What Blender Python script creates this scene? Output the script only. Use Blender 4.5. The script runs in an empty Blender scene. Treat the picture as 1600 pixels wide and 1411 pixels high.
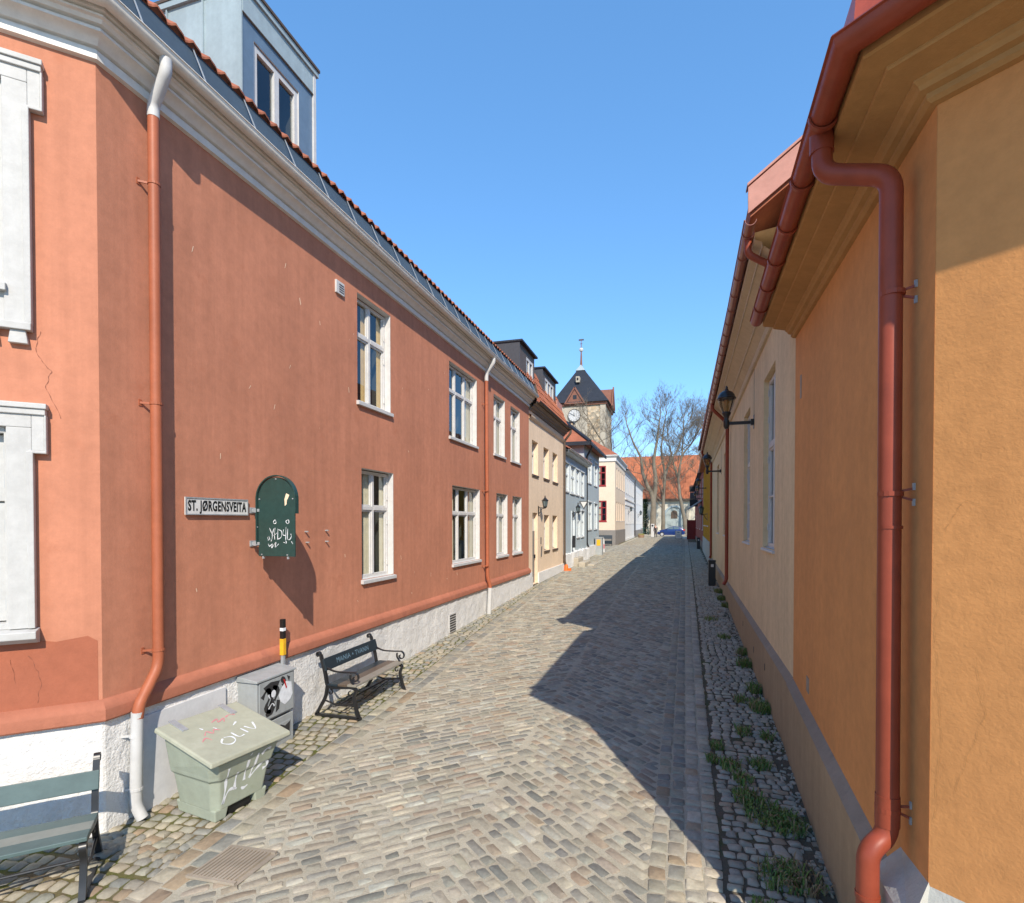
import bpy, math, random
import numpy as np
from mathutils import Vector, Matrix
random.seed(7); np.random.seed(7)
R = math.radians
S = bpy.context.scene
COL = S.collection

# ------------------------------------------------------------------ camera, sky, sun, exposure
cam = bpy.data.cameras.new("camera"); camo = bpy.data.objects.new("camera", cam); COL.objects.link(camo)
camo.location = (0, 0, 2.75); camo.rotation_euler = (R(90 - 0.85), 0, R(16.6))
cam.sensor_width = 36; cam.lens = 36 * 850 / 1600; cam.shift_y = 124.1 / 1600
cam.clip_start = 0.05; cam.clip_end = 3000
S.camera = camo
SUN = Vector((0.58, -1.08, 1.0)).normalized()
w = bpy.data.worlds.new("World"); S.world = w; w.use_nodes = True
nt = w.node_tree; bg = nt.nodes["Background"]
sky = nt.nodes.new("ShaderNodeTexSky"); sky.sky_type = 'NISHITA'; sky.sun_disc = False
sky.sun_elevation = math.asin(SUN.z); sky.sun_rotation = math.atan2(SUN.x, SUN.y)
sky.air_density = 1.0; sky.dust_density = 0.0; sky.ozone_density = 10.0
gm = nt.nodes.new("ShaderNodeGamma"); gm.inputs[1].default_value = 0.65
hs = nt.nodes.new("ShaderNodeHueSaturation"); hs.inputs["Saturation"].default_value = 1.2
nt.links.new(sky.outputs[0], gm.inputs[0]); nt.links.new(gm.outputs[0], hs.inputs["Color"]); nt.links.new(hs.outputs[0], bg.inputs[0]); bg.inputs[1].default_value = 0.15
sl = bpy.data.lights.new("sun", 'SUN'); so = bpy.data.objects.new("sun", sl); COL.objects.link(so)
sl.energy = 2.0; sl.angle = R(0.5); sl.color = (1.0, 0.91, 0.78)
so.rotation_euler = SUN.to_track_quat('Z', 'Y').to_euler()
S.view_settings.view_transform = 'Standard'; S.view_settings.look = 'None'
S.view_settings.exposure = 1.58; S.view_settings.gamma = 1
S.cycles.max_bounces = 8; S.cycles.diffuse_bounces = 5

# ------------------------------------------------------------------ helpers
def new_mat(name, base=(0.5, 0.5, 0.5), rough=0.8, metal=0.0, spec=0.3):
    m = bpy.data.materials.new(name); m.use_nodes = True
    b = m.node_tree.nodes["Principled BSDF"]
    b.inputs["Base Color"].default_value = (*base, 1); b.inputs["Roughness"].default_value = rough
    b.inputs["Metallic"].default_value = metal; b.inputs["Specular IOR Level"].default_value = spec
    return m, m.node_tree, b
def noise(t, scale, detail=5, rough=0.6, vec=None, dim='3D'):
    n = t.nodes.new("ShaderNodeTexNoise"); n.inputs["Scale"].default_value = scale
    n.inputs["Detail"].default_value = detail; n.inputs["Roughness"].default_value = rough
    if vec is not None: t.links.new(vec, n.inputs["Vector"])
    return n
def objco(t, scale=(1, 1, 1)):
    c = t.nodes.new("ShaderNodeTexCoord"); mp = t.nodes.new("ShaderNodeMapping"); mp.inputs["Scale"].default_value = scale
    t.links.new(c.outputs["Object"], mp.inputs["Vector"]); return mp.outputs[0]
def ramp(t, fac, stops):
    r = t.nodes.new("ShaderNodeValToRGB"); e = r.color_ramp.elements
    while len(e) < len(stops): e.new(0.5)
    for i, (p, c) in enumerate(stops):
        e[i].position = p; e[i].color = (*c, 1) if len(c) == 3 else c
    t.links.new(fac, r.inputs[0]); return r.outputs[0]
def mix(t, a, b, fac, mode='MIX'):
    n = t.nodes.new("ShaderNodeMix"); n.data_type = 'RGBA'; n.blend_type = mode
    for sock, val in ((n.inputs[6], a), (n.inputs[7], b)):
        if isinstance(val, tuple): sock.default_value = (*val, 1)
        else: t.links.new(val, sock)
    if isinstance(fac, float): n.inputs[0].default_value = fac
    else: t.links.new(fac, n.inputs[0])
    return n.outputs[2]
def bump(t, b, height, strength=0.3, dist=0.02):
    n = t.nodes.new("ShaderNodeBump"); n.inputs["Strength"].default_value = strength; n.inputs["Distance"].default_value = dist
    t.links.new(height, n.inputs["Height"]); t.links.new(n.outputs[0], b.inputs["Normal"])
def scale3(c, k): return tuple(min(1, x * k) for x in c)
def paint(name, base, rough=0.8, var=0.12, bscale=40, bstr=0.25, bdist=0.01, stain=None, streak=0.0, lump=0.0):
    """painted render, wood or metal with large blotches, fine grain and optional streaks"""
    m, t, b = new_mat(name, base, rough)
    v = objco(t)
    n1 = noise(t, 0.9, 8, 0.65, v)
    c = ramp(t, n1.outputs[0], [(0.3, scale3(base, 1 - var)), (0.7, scale3(base, 1 + var))])
    n3 = noise(t, 9, 6, 0.7, v)
    c = mix(t, c, ramp(t, n3.outputs[0], [(0.35, (0.86, 0.86, 0.86)), (0.65, (1.08, 1.08, 1.08))]), 0.6, 'MULTIPLY')
    if streak:
        ns = noise(t, 1.0, 6, 0.6, objco(t, (7, 7, 0.35)))
        c = mix(t, c, ramp(t, ns.outputs[0], [(0.4, (0.72, 0.71, 0.69)), (0.6, (1.03, 1.03, 1.03))]), streak, 'MULTIPLY')
    if stain:
        n2 = noise(t, 2.3, 9, 0.7, v)
        f = ramp(t, n2.outputs[0], [(0.58, (0, 0, 0)), (0.72, (1, 1, 1))])
        c = mix(t, c, stain, f)
    t.links.new(c, b.inputs["Base Color"])
    n4 = noise(t, bscale, 6, 0.6, v)
    h = n4.outputs[0]
    if lump:
        n5 = noise(t, bscale * 0.18, 4, 0.5, v)
        ma = t.nodes.new("ShaderNodeMath"); ma.operation = 'MULTIPLY_ADD'
        t.links.new(n5.outputs[0], ma.inputs[0]); ma.inputs[1].default_value = lump; t.links.new(h, ma.inputs[2]); h = ma.outputs[0]
    if bstr: bump(t, b, h, bstr, bdist)
    return m
def flat(name, base, rough=0.6, metal=0.0, spec=0.4):
    m, t, b = new_mat(name, base, rough, metal, spec)
    v = objco(t); n = noise(t, 14, 5, 0.65, v)
    t.links.new(mix(t, base, ramp(t, n.outputs[0], [(0.35, (0.82,) * 3), (0.65, (1.1,) * 3)]), 0.7, 'MULTIPLY'), b.inputs["Base Color"])
    return m

ORG = {}
class MB:
    def __init__(s, T=None): s.v = []; s.f = []; s.T = T
    def add(s, vs, fs):
        o = len(s.v)
        s.v += [tuple(s.T(*p)) if s.T else tuple(p) for p in vs]
        s.f += [[i + o for i in f] for f in fs]
    def box(s, x0, x1, y0, y1, z0, z1):
        s.add([(x0, y0, z0), (x1, y0, z0), (x1, y1, z0), (x0, y1, z0), (x0, y0, z1), (x1, y0, z1), (x1, y1, z1), (x0, y1, z1)],
              [(3, 2, 1, 0), (4, 5, 6, 7), (0, 1, 5, 4), (1, 2, 6, 5), (2, 3, 7, 6), (3, 0, 4, 7)])
    def quad(s, a, b, c, d): s.add([a, b, c, d], [(0, 1, 2, 3)])
    def prism(s, poly, off):
        n = len(poly); q = [tuple(p[i] + off[i] for i in range(3)) for p in poly]
        s.add(list(poly) + q, [tuple(range(n))[::-1], tuple(range(n, 2 * n))] + [(i, (i + 1) % n, n + (i + 1) % n, n + i) for i in range(n)])
    def beam(s, a, b, w, h, up=(0, 0, 1)):
        a = Vector(a); b = Vector(b); d = (b - a).normalized(); u = Vector(up)
        x = d.cross(u)
        if x.length < 1e-4: x = d.cross(Vector((1, 0, 0)))
        x.normalize(); y = x.cross(d)
        P = [p + x * sx * w / 2 + y * sy * h / 2 for p in (a, b) for sx, sy in ((-1, -1), (1, -1), (1, 1), (-1, 1))]
        s.add(P, [(3, 2, 1, 0), (4, 5, 6, 7), (0, 1, 5, 4), (1, 2, 6, 5), (2, 3, 7, 6), (3, 0, 4, 7)])
    def tube(s, path, r, n=10, caps=True, flatx=1.0):
        P = [Vector(p) for p in path]; k = len(P)
        rr = r if isinstance(r, (list, tuple)) else [r] * k
        d0 = (P[1] - P[0]).normalized(); u = d0.orthogonal().normalized()
        vs = []; 
        for i in range(k):
            d = ((P[min(i + 1, k - 1)] - P[max(i - 1, 0)])).normalized()
            u = (u - d * u.dot(d)).normalized(); v = d.cross(u)
            for j in range(n):
                a = 2 * math.pi * j / n
                vs.append(P[i] + (u * math.cos(a) * flatx + v * math.sin(a)) * rr[i])
        fs = [(i * n + j, i * n + (j + 1) % n, (i + 1) * n + (j + 1) % n, (i + 1) * n + j) for i in range(k - 1) for j in range(n)]
        if caps: fs += [tuple(range(n))[::-1], tuple((k - 1) * n + j for j in range(n))]
        s.add(vs, fs)
    def ribbon(s, path, wvec, tvec):
        """flat bar: section spanned by wvec and tvec swept along the path"""
        P = [Vector(p) for p in path]; w = Vector(wvec) / 2; k = len(P); vs = []
        for i in range(k):
            d = (P[min(i + 1, k - 1)] - P[max(i - 1, 0)]).normalized()
            t = d.cross(w).normalized() * tvec / 2
            vs += [P[i] - w - t, P[i] + w - t, P[i] + w + t, P[i] - w + t]
        fs = [(i * 4 + j, i * 4 + (j + 1) % 4, i * 4 + 4 + (j + 1) % 4, i * 4 + 4 + j) for i in range(k - 1) for j in range(4)]
        fs += [(3, 2, 1, 0), tuple((k - 1) * 4 + j for j in range(4))]
        s.add(vs, fs)
    def lathe(s, prof, c=(0, 0, 0), n=16):
        vs = [(c[0] + r * math.cos(2 * math.pi * j / n), c[1] + r * math.sin(2 * math.pi * j / n), c[2] + z) for r, z in prof for j in range(n)]
        k = len(prof)
        fs = [(i * n + j, i * n + (j + 1) % n, (i + 1) * n + (j + 1) % n, (i + 1) * n + j) for i in range(k - 1) for j in range(n)]
        fs += [tuple(range(n))[::-1], tuple((k - 1) * n + j for j in range(n))]
        s.add(vs, fs)
    def sweep(s, prof, path, side=1, closed_prof=False, zo=None):
        """profile of (outward, z) mitred along a plan path; outward is to the right of the path (side=-1: left)"""
        P = [Vector((p[0], p[1])) for p in path]; k = len(P); vs = []
        for i in range(k):
            nn = []
            if i > 0: d = (P[i] - P[i - 1]).normalized(); nn.append(Vector((d.y, -d.x)) * side)
            if i < k - 1: d = (P[i + 1] - P[i]).normalized(); nn.append(Vector((d.y, -d.x)) * side)
            if len(nn) == 2:
                m = (nn[0] + nn[1]).normalized(); m = m / m.dot(nn[0])
            else: m = nn[0]
            for o, z in prof: vs.append((P[i].x + m.x * o, P[i].y + m.y * o, z + (zo[i] if zo else 0)))
        n = len(prof); rng = n if closed_prof else n - 1
        fs = [(i * n + j, i * n + (j + 1) % n, (i + 1) * n + (j + 1) % n, (i + 1) * n + j) for i in range(k - 1) for j in range(rng)]
        if closed_prof: fs += [tuple(range(n))[::-1], tuple((k - 1) * n + j for j in range(n))]
        s.add(vs, fs)
    def build(s, name, m, parent=None, smooth=None, bev=0.0, org=None, recalc=True):
        o0 = ORG.get(parent.name, Vector()) if parent else (Vector(org) if org else Vector())
        me = bpy.data.meshes.new(name)
        me.from_pydata([(p[0] - o0.x, p[1] - o0.y, p[2] - o0.z) for p in s.v], [], s.f)
        if recalc:
            import bmesh
            bm = bmesh.new(); bm.from_mesh(me); bmesh.ops.recalc_face_normals(bm, faces=bm.faces); bm.to_mesh(me); bm.free()
        me.materials.append(m)
        if smooth:
            me.polygons.foreach_set("use_smooth", [True] * len(me.polygons)); me.set_sharp_from_angle(angle=R(smooth))
        ob = bpy.data.objects.new(name, me); COL.objects.link(ob)
        if parent: ob.parent = parent
        elif org: ob.location = o0
        ORG[ob.name] = o0
        if bev:
            b = ob.modifiers.new("bevel", 'BEVEL'); b.width = bev; b.segments = 2; b.limit_method = 'ANGLE'; b.angle_limit = R(40)
            b.harden_normals = False
        return ob
def tag(o, label, cat, group=None, kind=None):
    if label: o["label"] = label
    if cat: o["category"] = cat
    if group: o["group"] = group
    if kind: o["kind"] = kind
    return o
def thing(name, label, cat, loc=(0, 0, 0), group=None):
    o = bpy.data.objects.new(name, None); COL.objects.link(o); o.location = loc; o.empty_display_size = 0.2
    ORG[o.name] = Vector(loc); return tag(o, label, cat, group)
def kids(o): return [c for c in bpy.data.objects if c.parent == o]
def copy_thing(root, loc, rz, label, sc=1.0):
    r = root.copy(); COL.objects.link(r); r.location = loc; r.rotation_euler = (0, 0, rz); r["label"] = label; r.scale = (sc,) * 3
    for ch in kids(root):
        c = ch.copy(); COL.objects.link(c); c.parent = r
        for g in kids(ch):
            d = g.copy(); COL.objects.link(d); d.parent = c
    return r
def frame(p0, d, side=1):
    d = Vector((d[0], d[1])).normalized(); o = Vector((d.y, -d.x)) * side; p = Vector(p0)
    return lambda s, u, z: (p.x + d.x * s + o.x * u, p.y + d.y * s + o.y * u, z)
def wall_holes(mb, s0, s1, z0, z1, holes, u=0.0):
    ss = sorted({s0, s1, *[h[0] for h in holes], *[h[1] for h in holes]}); zz = sorted({z0, z1, *[h[2] for h in holes], *[h[3] for h in holes]})
    for i in range(len(ss) - 1):
        for j in range(len(zz) - 1):
            cs = (ss[i] + ss[i + 1]) / 2; cz = (zz[j] + zz[j + 1]) / 2
            if any(h[0] < cs < h[1] and h[2] < cz < h[3] for h in holes): continue
            mb.quad((ss[i], u, zz[j]), (ss[i + 1], u, zz[j]), (ss[i + 1], u, zz[j + 1]), (ss[i], u, zz[j + 1]))
def text_mesh(mb, txt, size, place, xs=1.0, off=0.0, sp=1.0, shear=0.0):
    """outline of a short text laid by place(x, y) -> point"""
    cu = bpy.data.curves.new("txt", 'FONT'); cu.body = txt; cu.size = size; cu.offset = off; cu.space_character = sp; cu.shear = shear
    cu.align_x = 'CENTER'; cu.align_y = 'CENTER'; cu.resolution_u = 3
    ob = bpy.data.objects.new("txt", cu); COL.objects.link(ob)
    bpy.context.view_layer.update()
    me = bpy.data.meshes.new_from_object(ob.evaluated_get(bpy.context.evaluated_depsgraph_get()))
    mb.add([place(v.co.x * xs, v.co.y) for v in me.vertices], [tuple(p.vertices) for p in me.polygons])
    bpy.data.objects.remove(ob); bpy.data.curves.remove(cu); bpy.data.meshes.remove(me)
def stroke(mb, pts, wd, place):
    """brush stroke: flat band of width wd along 2-D points, laid by place(x, y)"""
    P = [Vector(p) for p in pts]
    # smooth by Catmull-Rom
    Q = []
    for i in range(len(P) - 1):
        a = P[max(i - 1, 0)]; b = P[i]; c = P[i + 1]; d = P[min(i + 2, len(P) - 1)]
        for k in range(4):
            t = k / 4; Q.append(0.5 * ((2 * b) + (c - a) * t + (2 * a - 5 * b + 4 * c - d) * t * t + (3 * b - a - 3 * c + d) * t ** 3))
    Q.append(P[-1]); vs = []
    for i, q in enumerate(Q):
        d = (Q[min(i + 1, len(Q) - 1)] - Q[max(i - 1, 0)]); d = d.normalized() if d.length > 1e-9 else Vector((1, 0))
        n = Vector((-d.y, d.x)) * wd / 2 * (0.75 + 0.35 * math.sin(i * 0.9 + pts[0][0] * 50))
        vs += [place(*(q + n)), place(*(q - n))]
    mb.add(vs, [(2 * i, 2 * i + 1, 2 * i + 3, 2 * i + 2) for i in range(len(Q) - 1)])
def gz(y): return float(np.interp(y, [-60, -5, 0, 20, 30, 80, 800], [-0.6, -0.31, -0.15, 0.49, 0.62, 0.75, 0.75]))

# ------------------------------------------------------------------ materials
M = {}
M['red'] = paint('red_render', (0.51, 0.208, 0.122), 0.85, 0.12, 55, 0.16, 0.01, lump=1.2, streak=0.3, stain=(0.455, 0.172, 0.096))
M['red_dark'] = paint('red_render_ledge', (0.385, 0.14, 0.082), 0.85, 0.13, 45, 0.3, 0.012, stain=(0.29, 0.10, 0.065))
M['redpipe'] = paint('red_pipe_paint', (0.38, 0.115, 0.055), 0.5, 0.12, 30, 0.05, 0.003, streak=0.3)
M['white_rough'] = paint('rough_white_plinth', (0.72, 0.70, 0.665), 0.9, 0.05, 30, 0.6, 0.03, stain=(0.66, 0.63, 0.58), lump=1.4)
M['white'] = paint('white_paint', (0.54, 0.53, 0.51), 0.5, 0.03, 60, 0.08, 0.005)
M['oldwhite'] = paint('weathered_white_paint', (0.49, 0.48, 0.455), 0.6, 0.05, 40, 0.25, 0.008, streak=0.15)
M['flash'] = paint('dark_lead_flashing', (0.06, 0.085, 0.11), 0.55, 0.15, 30, 0.06, 0.004)
M['offwhite'] = paint('offwhite_paint', (0.70, 0.67, 0.61), 0.55, 0.05, 60, 0.06, 0.004)
M['sash'] = paint('grey_white_sash', (0.60, 0.58, 0.55), 0.45, 0.03, 60, 0.05, 0.003)
M['zinc'] = paint('zinc_sheet', (0.33, 0.40, 0.42), 0.45, 0.08, 30, 0.06, 0.004, streak=0.25)
M['zincdark'] = paint('dark_zinc_sheet', (0.13, 0.19, 0.26), 0.35, 0.1, 30, 0.06, 0.004)
M['tile'] = paint('red_roof_tile', (0.31, 0.105, 0.055), 0.8, 0.3, 30, 0.3, 0.01, stain=(0.20, 0.08, 0.05))
M['grey_panel'] = paint('grey_sheet_panel', (0.66, 0.65, 0.64), 0.5, 0.03, 60, 0.05, 0.003)
M['peach'] = paint('peach_render', (0.80, 0.61, 0.43), 0.85, 0.07, 60, 0.2, 0.01, streak=0.2)
M['brown'] = paint('dark_brown_paint', (0.10, 0.07, 0.05), 0.6, 0.1)
M['cornice_br'] = paint('brown_grey_cornice', (0.20, 0.145, 0.11), 0.6, 0.1)
M['blue'] = paint('grey_blue_boards', (0.41, 0.47, 0.49), 0.7, 0.06, 60, 0.1, 0.005, streak=0.1)
M['bluewhite'] = paint('pale_blue_white_paint', (0.58, 0.62, 0.63), 0.6, 0.05)
M['cream'] = paint('cream_render', (0.72, 0.58, 0.43), 0.85, 0.05)
M['greyplinth'] = paint('grey_plinth', (0.24, 0.215, 0.19), 0.85, 0.06)
M['winred'] = flat('red_window_paint', (0.30, 0.03, 0.03), 0.5)
M['whitehouse'] = paint('white_render', (0.74, 0.73, 0.70), 0.8, 0.04, streak=0.1)
M['ochre'] = paint('ochre_render', (0.60, 0.265, 0.088), 0.9, 0.09, 60, 0.22, 0.012, lump=1.3, streak=0.12, stain=(0.53, 0.24, 0.085))
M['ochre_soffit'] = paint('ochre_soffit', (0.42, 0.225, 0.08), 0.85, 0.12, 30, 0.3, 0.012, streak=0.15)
M['beige'] = paint('beige_render', (0.69, 0.53, 0.32), 0.9, 0.08, 50, 0.25, 0.01, streak=0.25)
M['beige_plinth'] = paint('tan_plinth', (0.36, 0.265, 0.16), 0.9, 0.06, 50, 0.25, 0.01, streak=0.3)
M['ledge'] = paint('grey_ledge', (0.27, 0.225, 0.175), 0.9, 0.12, 60, 0.4, 0.01, stain=(0.18, 0.155, 0.13))
M['concrete'] = paint('pale_concrete', (0.42, 0.41, 0.36), 0.9, 0.08, 40, 0.4, 0.015)
M['gutter'] = paint('oxide_red_metal', (0.29, 0.058, 0.028), 0.42, 0.16, 25, 0.05, 0.003, stain=(0.19, 0.045, 0.026), streak=0.35)
M['gutterbr'] = flat('copper_brown_metal', (0.29, 0.09, 0.055), 0.35, 0.0, 0.6)
M['redmetal'] = flat('bright_red_metal', (0.50, 0.10, 0.055), 0.4)
M['barge'] = paint('faded_red_board', (0.46, 0.225, 0.175), 0.8, 0.12, 40, 0.2, 0.008)
M['yellow'] = paint('yellow_boards', (0.60, 0.33, 0.045), 0.8, 0.07)
M['darkred'] = paint('dark_red_boards', (0.20, 0.03, 0.025), 0.75, 0.1)
M['black'] = flat('black_iron_paint', (0.018, 0.018, 0.019), 0.35, 0.0, 0.5)
M['darkgrey'] = flat('dark_grey_metal', (0.06, 0.06, 0.065), 0.5)
M['slate'] = paint('dark_slate', (0.022, 0.026, 0.035), 0.6, 0.2, 20, 0.6, 0.05)
def rubble(name, base):
    m, t, b = new_mat(name, base, 0.95); v = objco(t, (1, 1, 1.6)); vo = t.nodes.new("ShaderNodeTexVoronoi"); vo.inputs["Scale"].default_value = 1.5; t.links.new(v, vo.inputs["Vector"])
    n = noise(t, 0.35, 7, 0.7, v); n2 = noise(t, 3.5, 6, 0.7, v)
    sp = t.nodes.new("ShaderNodeSeparateColor"); t.links.new(vo.outputs["Color"], sp.inputs[0])
    c = ramp(t, sp.outputs[0], [(0.0, scale3(base, .62)), (0.5, base), (0.8, (base[0] * 1.1, base[1] * .95, base[2] * .8)), (1.0, scale3(base, 1.35))])
    c = mix(t, c, ramp(t, n.outputs[0], [(0.35, (0.70, 0.64, 0.55)), (0.65, (1.15, 1.12, 1.08))]), 0.9, 'MULTIPLY'); c = mix(t, c, ramp(t, n2.outputs[0], [(0.35, (.75,) * 3), (0.65, (1.15,) * 3)]), 0.8, 'MULTIPLY')
    t.links.new(c, b.inputs["Base Color"]); bump(t, b, vo.outputs["Distance"], 0.5, 0.15); return m
M['stone'] = rubble('rubble_stone', (0.46, 0.40, 0.31))
M['stone2'] = paint('plain_stone_band', (0.42, 0.37, 0.29), 0.95, 0.12, 3, 0.4, 0.1)
M['navewall'] = paint('pale_stone_wall', (0.60, 0.55, 0.44), 0.95, 0.2, 2.4, 0.6, 0.1, stain=(0.36, 0.31, 0.24))
M['archstone'] = paint('grey_green_stone', (0.33, 0.37, 0.35), 0.95, 0.2, 3, 0.5, 0.1)
M['gable'] = paint('rusty_gable_boards', (0.21, 0.09, 0.06), 0.8, 0.15)
M['bark'] = paint('grey_brown_bark', (0.185, 0.155, 0.115), 0.95, 0.25, 6, 0.6, 0.05)
M['twig'] = paint('brown_twig', (0.21, 0.165, 0.12), 0.95, 0.2, 6, 0.2, 0.02)
M['leaf'] = paint('dark_evergreen_leaf', (0.035, 0.06, 0.02), 0.8, 0.3)
M['binplastic'] = paint('grey_green_plastic', (0.33, 0.36, 0.28), 0.75, 0.12, 70, 0.2, 0.006, stain=(0.25, 0.29, 0.2))
M['cabinet'] = paint('weathered_grey_steel', (0.34, 0.36, 0.36), 0.5, 0.12, 30, 0.1, 0.004, streak=0.3)
M['signgreen'] = flat('dark_green_enamel', (0.022, 0.055, 0.048), 0.4)
M['signwhite'] = flat('white_enamel', (0.66, 0.64, 0.60), 0.45)
M['ink'] = flat('black_lettering', (0.012, 0.012, 0.012), 0.5)
M['chalk'] = flat('white_spray_paint', (0.72, 0.74, 0.76), 0.7)
M['bluechalk'] = flat('pale_blue_marker', (0.17, 0.27, 0.34), 0.7)
M['pinkpaint'] = flat('pink_spray_paint', (0.60, 0.22, 0.24), 0.7)
M['greyblack'] = flat('black_spray_paint', (0.03, 0.03, 0.032), 0.6)
M['yellowtape'] = flat('yellow_band', (0.75, 0.40, 0.02), 0.5)
M['galv'] = flat('galvanised_steel', (0.40, 0.42, 0.43), 0.45, 0.3)
M['slat'] = paint('green_grey_slat', (0.085, 0.125, 0.12), 0.45, 0.2, 40, 0.15, 0.005, stain=(0.24, 0.2, 0.16))
M['slatseat'] = paint('worn_seat_slat', (0.22, 0.23, 0.20), 0.55, 0.2, 40, 0.15, 0.005, stain=(0.30, 0.21, 0.15))
M['slatdark'] = paint('dark_bench_slat', (0.022, 0.032, 0.04), 0.4, 0.15, 40, 0.1, 0.004)
M['slatbrown'] = paint('brown_bench_slat', (0.115, 0.085, 0.062), 0.35, 0.15, 40, 0.1, 0.004)
M['slatpale'] = paint('pale_worn_slat', (0.25, 0.23, 0.19), 0.4, 0.12, 40, 0.1, 0.004)
M['dark'] = new_mat('dark_interior', (0.055, 0.06, 0.055), 0.9)[0]
M['curtain'] = paint('cream_curtain', (0.66, 0.58, 0.43), 0.9, 0.06)
M['curtain2'] = paint('tan_curtain', (0.62, 0.43, 0.20), 0.9, 0.06)
M['rust'] = paint('rusty_iron', (0.30, 0.25, 0.19), 0.8, 0.25, 40, 0.3, 0.01, stain=(0.36, 0.31, 0.24))
M['orange'] = flat('orange_plastic', (0.75, 0.15, 0.02), 0.5)
M['carblue'] = flat('blue_car_paint', (0.012, 0.035, 0.15), 0.2, 0.0, 0.7)
M['tyre'] = flat('tyre_rubber', (0.02, 0.02, 0.02), 0.8)
M['alloy'] = flat('pale_alloy', (0.55, 0.55, 0.56), 0.35, 0.4)
M['carglass'] = flat('car_window_glass', (0.10, 0.14, 0.15), 0.08, 0.0, 0.8)
M['taillight'] = flat('red_lens', (0.5, 0.02, 0.02), 0.3)
M['skin'] = flat('skin', (0.50, 0.29, 0.21), 0.6)
M['coat'] = flat('dark_coat', (0.03, 0.028, 0.035), 0.85)
M['trousers'] = flat('grey_trousers', (0.07, 0.065, 0.07), 0.85)
M['hair'] = flat('brown_hair', (0.05, 0.03, 0.02), 0.7)
M['awning'] = paint('grey_canvas', (0.42, 0.45, 0.46), 0.8, 0.06)
M['flower'] = flat('yellow_green_flowers', (0.38, 0.34, 0.03), 0.8)
M['terracotta'] = flat('stone_planter', (0.30, 0.19, 0.12), 0.8)
M['amber'] = flat('amber_lamp_core', (0.45, 0.22, 0.06), 0.5)
# window glass: clear pane with a mirror-like surface
def glass(name, tint=(0.90, 0.93, 0.92), boost=0.10):
    m = bpy.data.materials.new(name); m.use_nodes = True; t = m.node_tree; t.nodes.clear()
    out = t.nodes.new("ShaderNodeOutputMaterial"); mx = t.nodes.new("ShaderNodeMixShader")
    tr = t.nodes.new("ShaderNodeBsdfTransparent"); tr.inputs[0].default_value = (*tint, 1)
    gl = t.nodes.new("ShaderNodeBsdfGlossy"); gl.inputs["Roughness"].default_value = 0.015; gl.inputs[0].default_value = (0.62, 0.66, 0.70, 1)
    lw_ = t.nodes.new("ShaderNodeLayerWeight"); lw_.inputs[0].default_value = 0.5
    pw = t.nodes.new("ShaderNodeMath"); pw.operation = 'POWER'; pw.inputs[1].default_value = 4.0; t.links.new(lw_.outputs["Facing"], pw.inputs[0])
    ad = t.nodes.new("ShaderNodeMath"); ad.operation = 'MULTIPLY_ADD'; ad.inputs[1].default_value = 0.85; ad.inputs[2].default_value = boost; ad.use_clamp = True
    t.links.new(pw.outputs[0], ad.inputs[0])
    nz = noise(t, 1.5, 2, 0.5, objco(t)); bp = t.nodes.new("ShaderNodeBump"); bp.inputs["Strength"].default_value = 0.03; bp.inputs["Distance"].default_value = 0.05
    t.links.new(nz.outputs[0], bp.inputs["Height"]); t.links.new(bp.outputs[0], gl.inputs["Normal"])
    t.links.new(ad.outputs[0], mx.inputs[0])
    t.links.new(tr.outputs[0], mx.inputs[1]); t.links.new(gl.outputs[0], mx.inputs[2]); t.links.new(mx.outputs[0], out.inputs[0])
    return m
M['glass'] = glass('window_glass', boost=0.12)
M['lampglass'] = glass('lamp_glass', (0.80, 0.80, 0.76), 0.03)
# stones with one colour each
def stone_mat(name, grain=1.0):
    m, t, b = new_mat(name, (0.3, 0.3, 0.3), 0.75)
    a = t.nodes.new("ShaderNodeVertexColor"); a.layer_name = "col"
    v = objco(t)
    n = noise(t, 28, 7, 0.7, v); n2 = noise(t, 3.0, 6, 0.65, v)
    c = mix(t, a.outputs[0], ramp(t, n.outputs[0], [(0.3, (0.78,) * 3), (0.7, (1.18,) * 3)]), 0.8, 'MULTIPLY')
    c = mix(t, c, ramp(t, n2.outputs[0], [(0.35, (0.84, 0.84, 0.83)), (0.65, (1.1, 1.1, 1.1))]), 0.8, 'MULTIPLY')
    t.links.new(c, b.inputs["Base Color"]); bump(t, b, n.outputs[0], 0.45, 0.012)
    return m
M['cobble'] = stone_mat('worn_cobble_stone'); M['sett'] = stone_mat('granite_sett')

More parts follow.
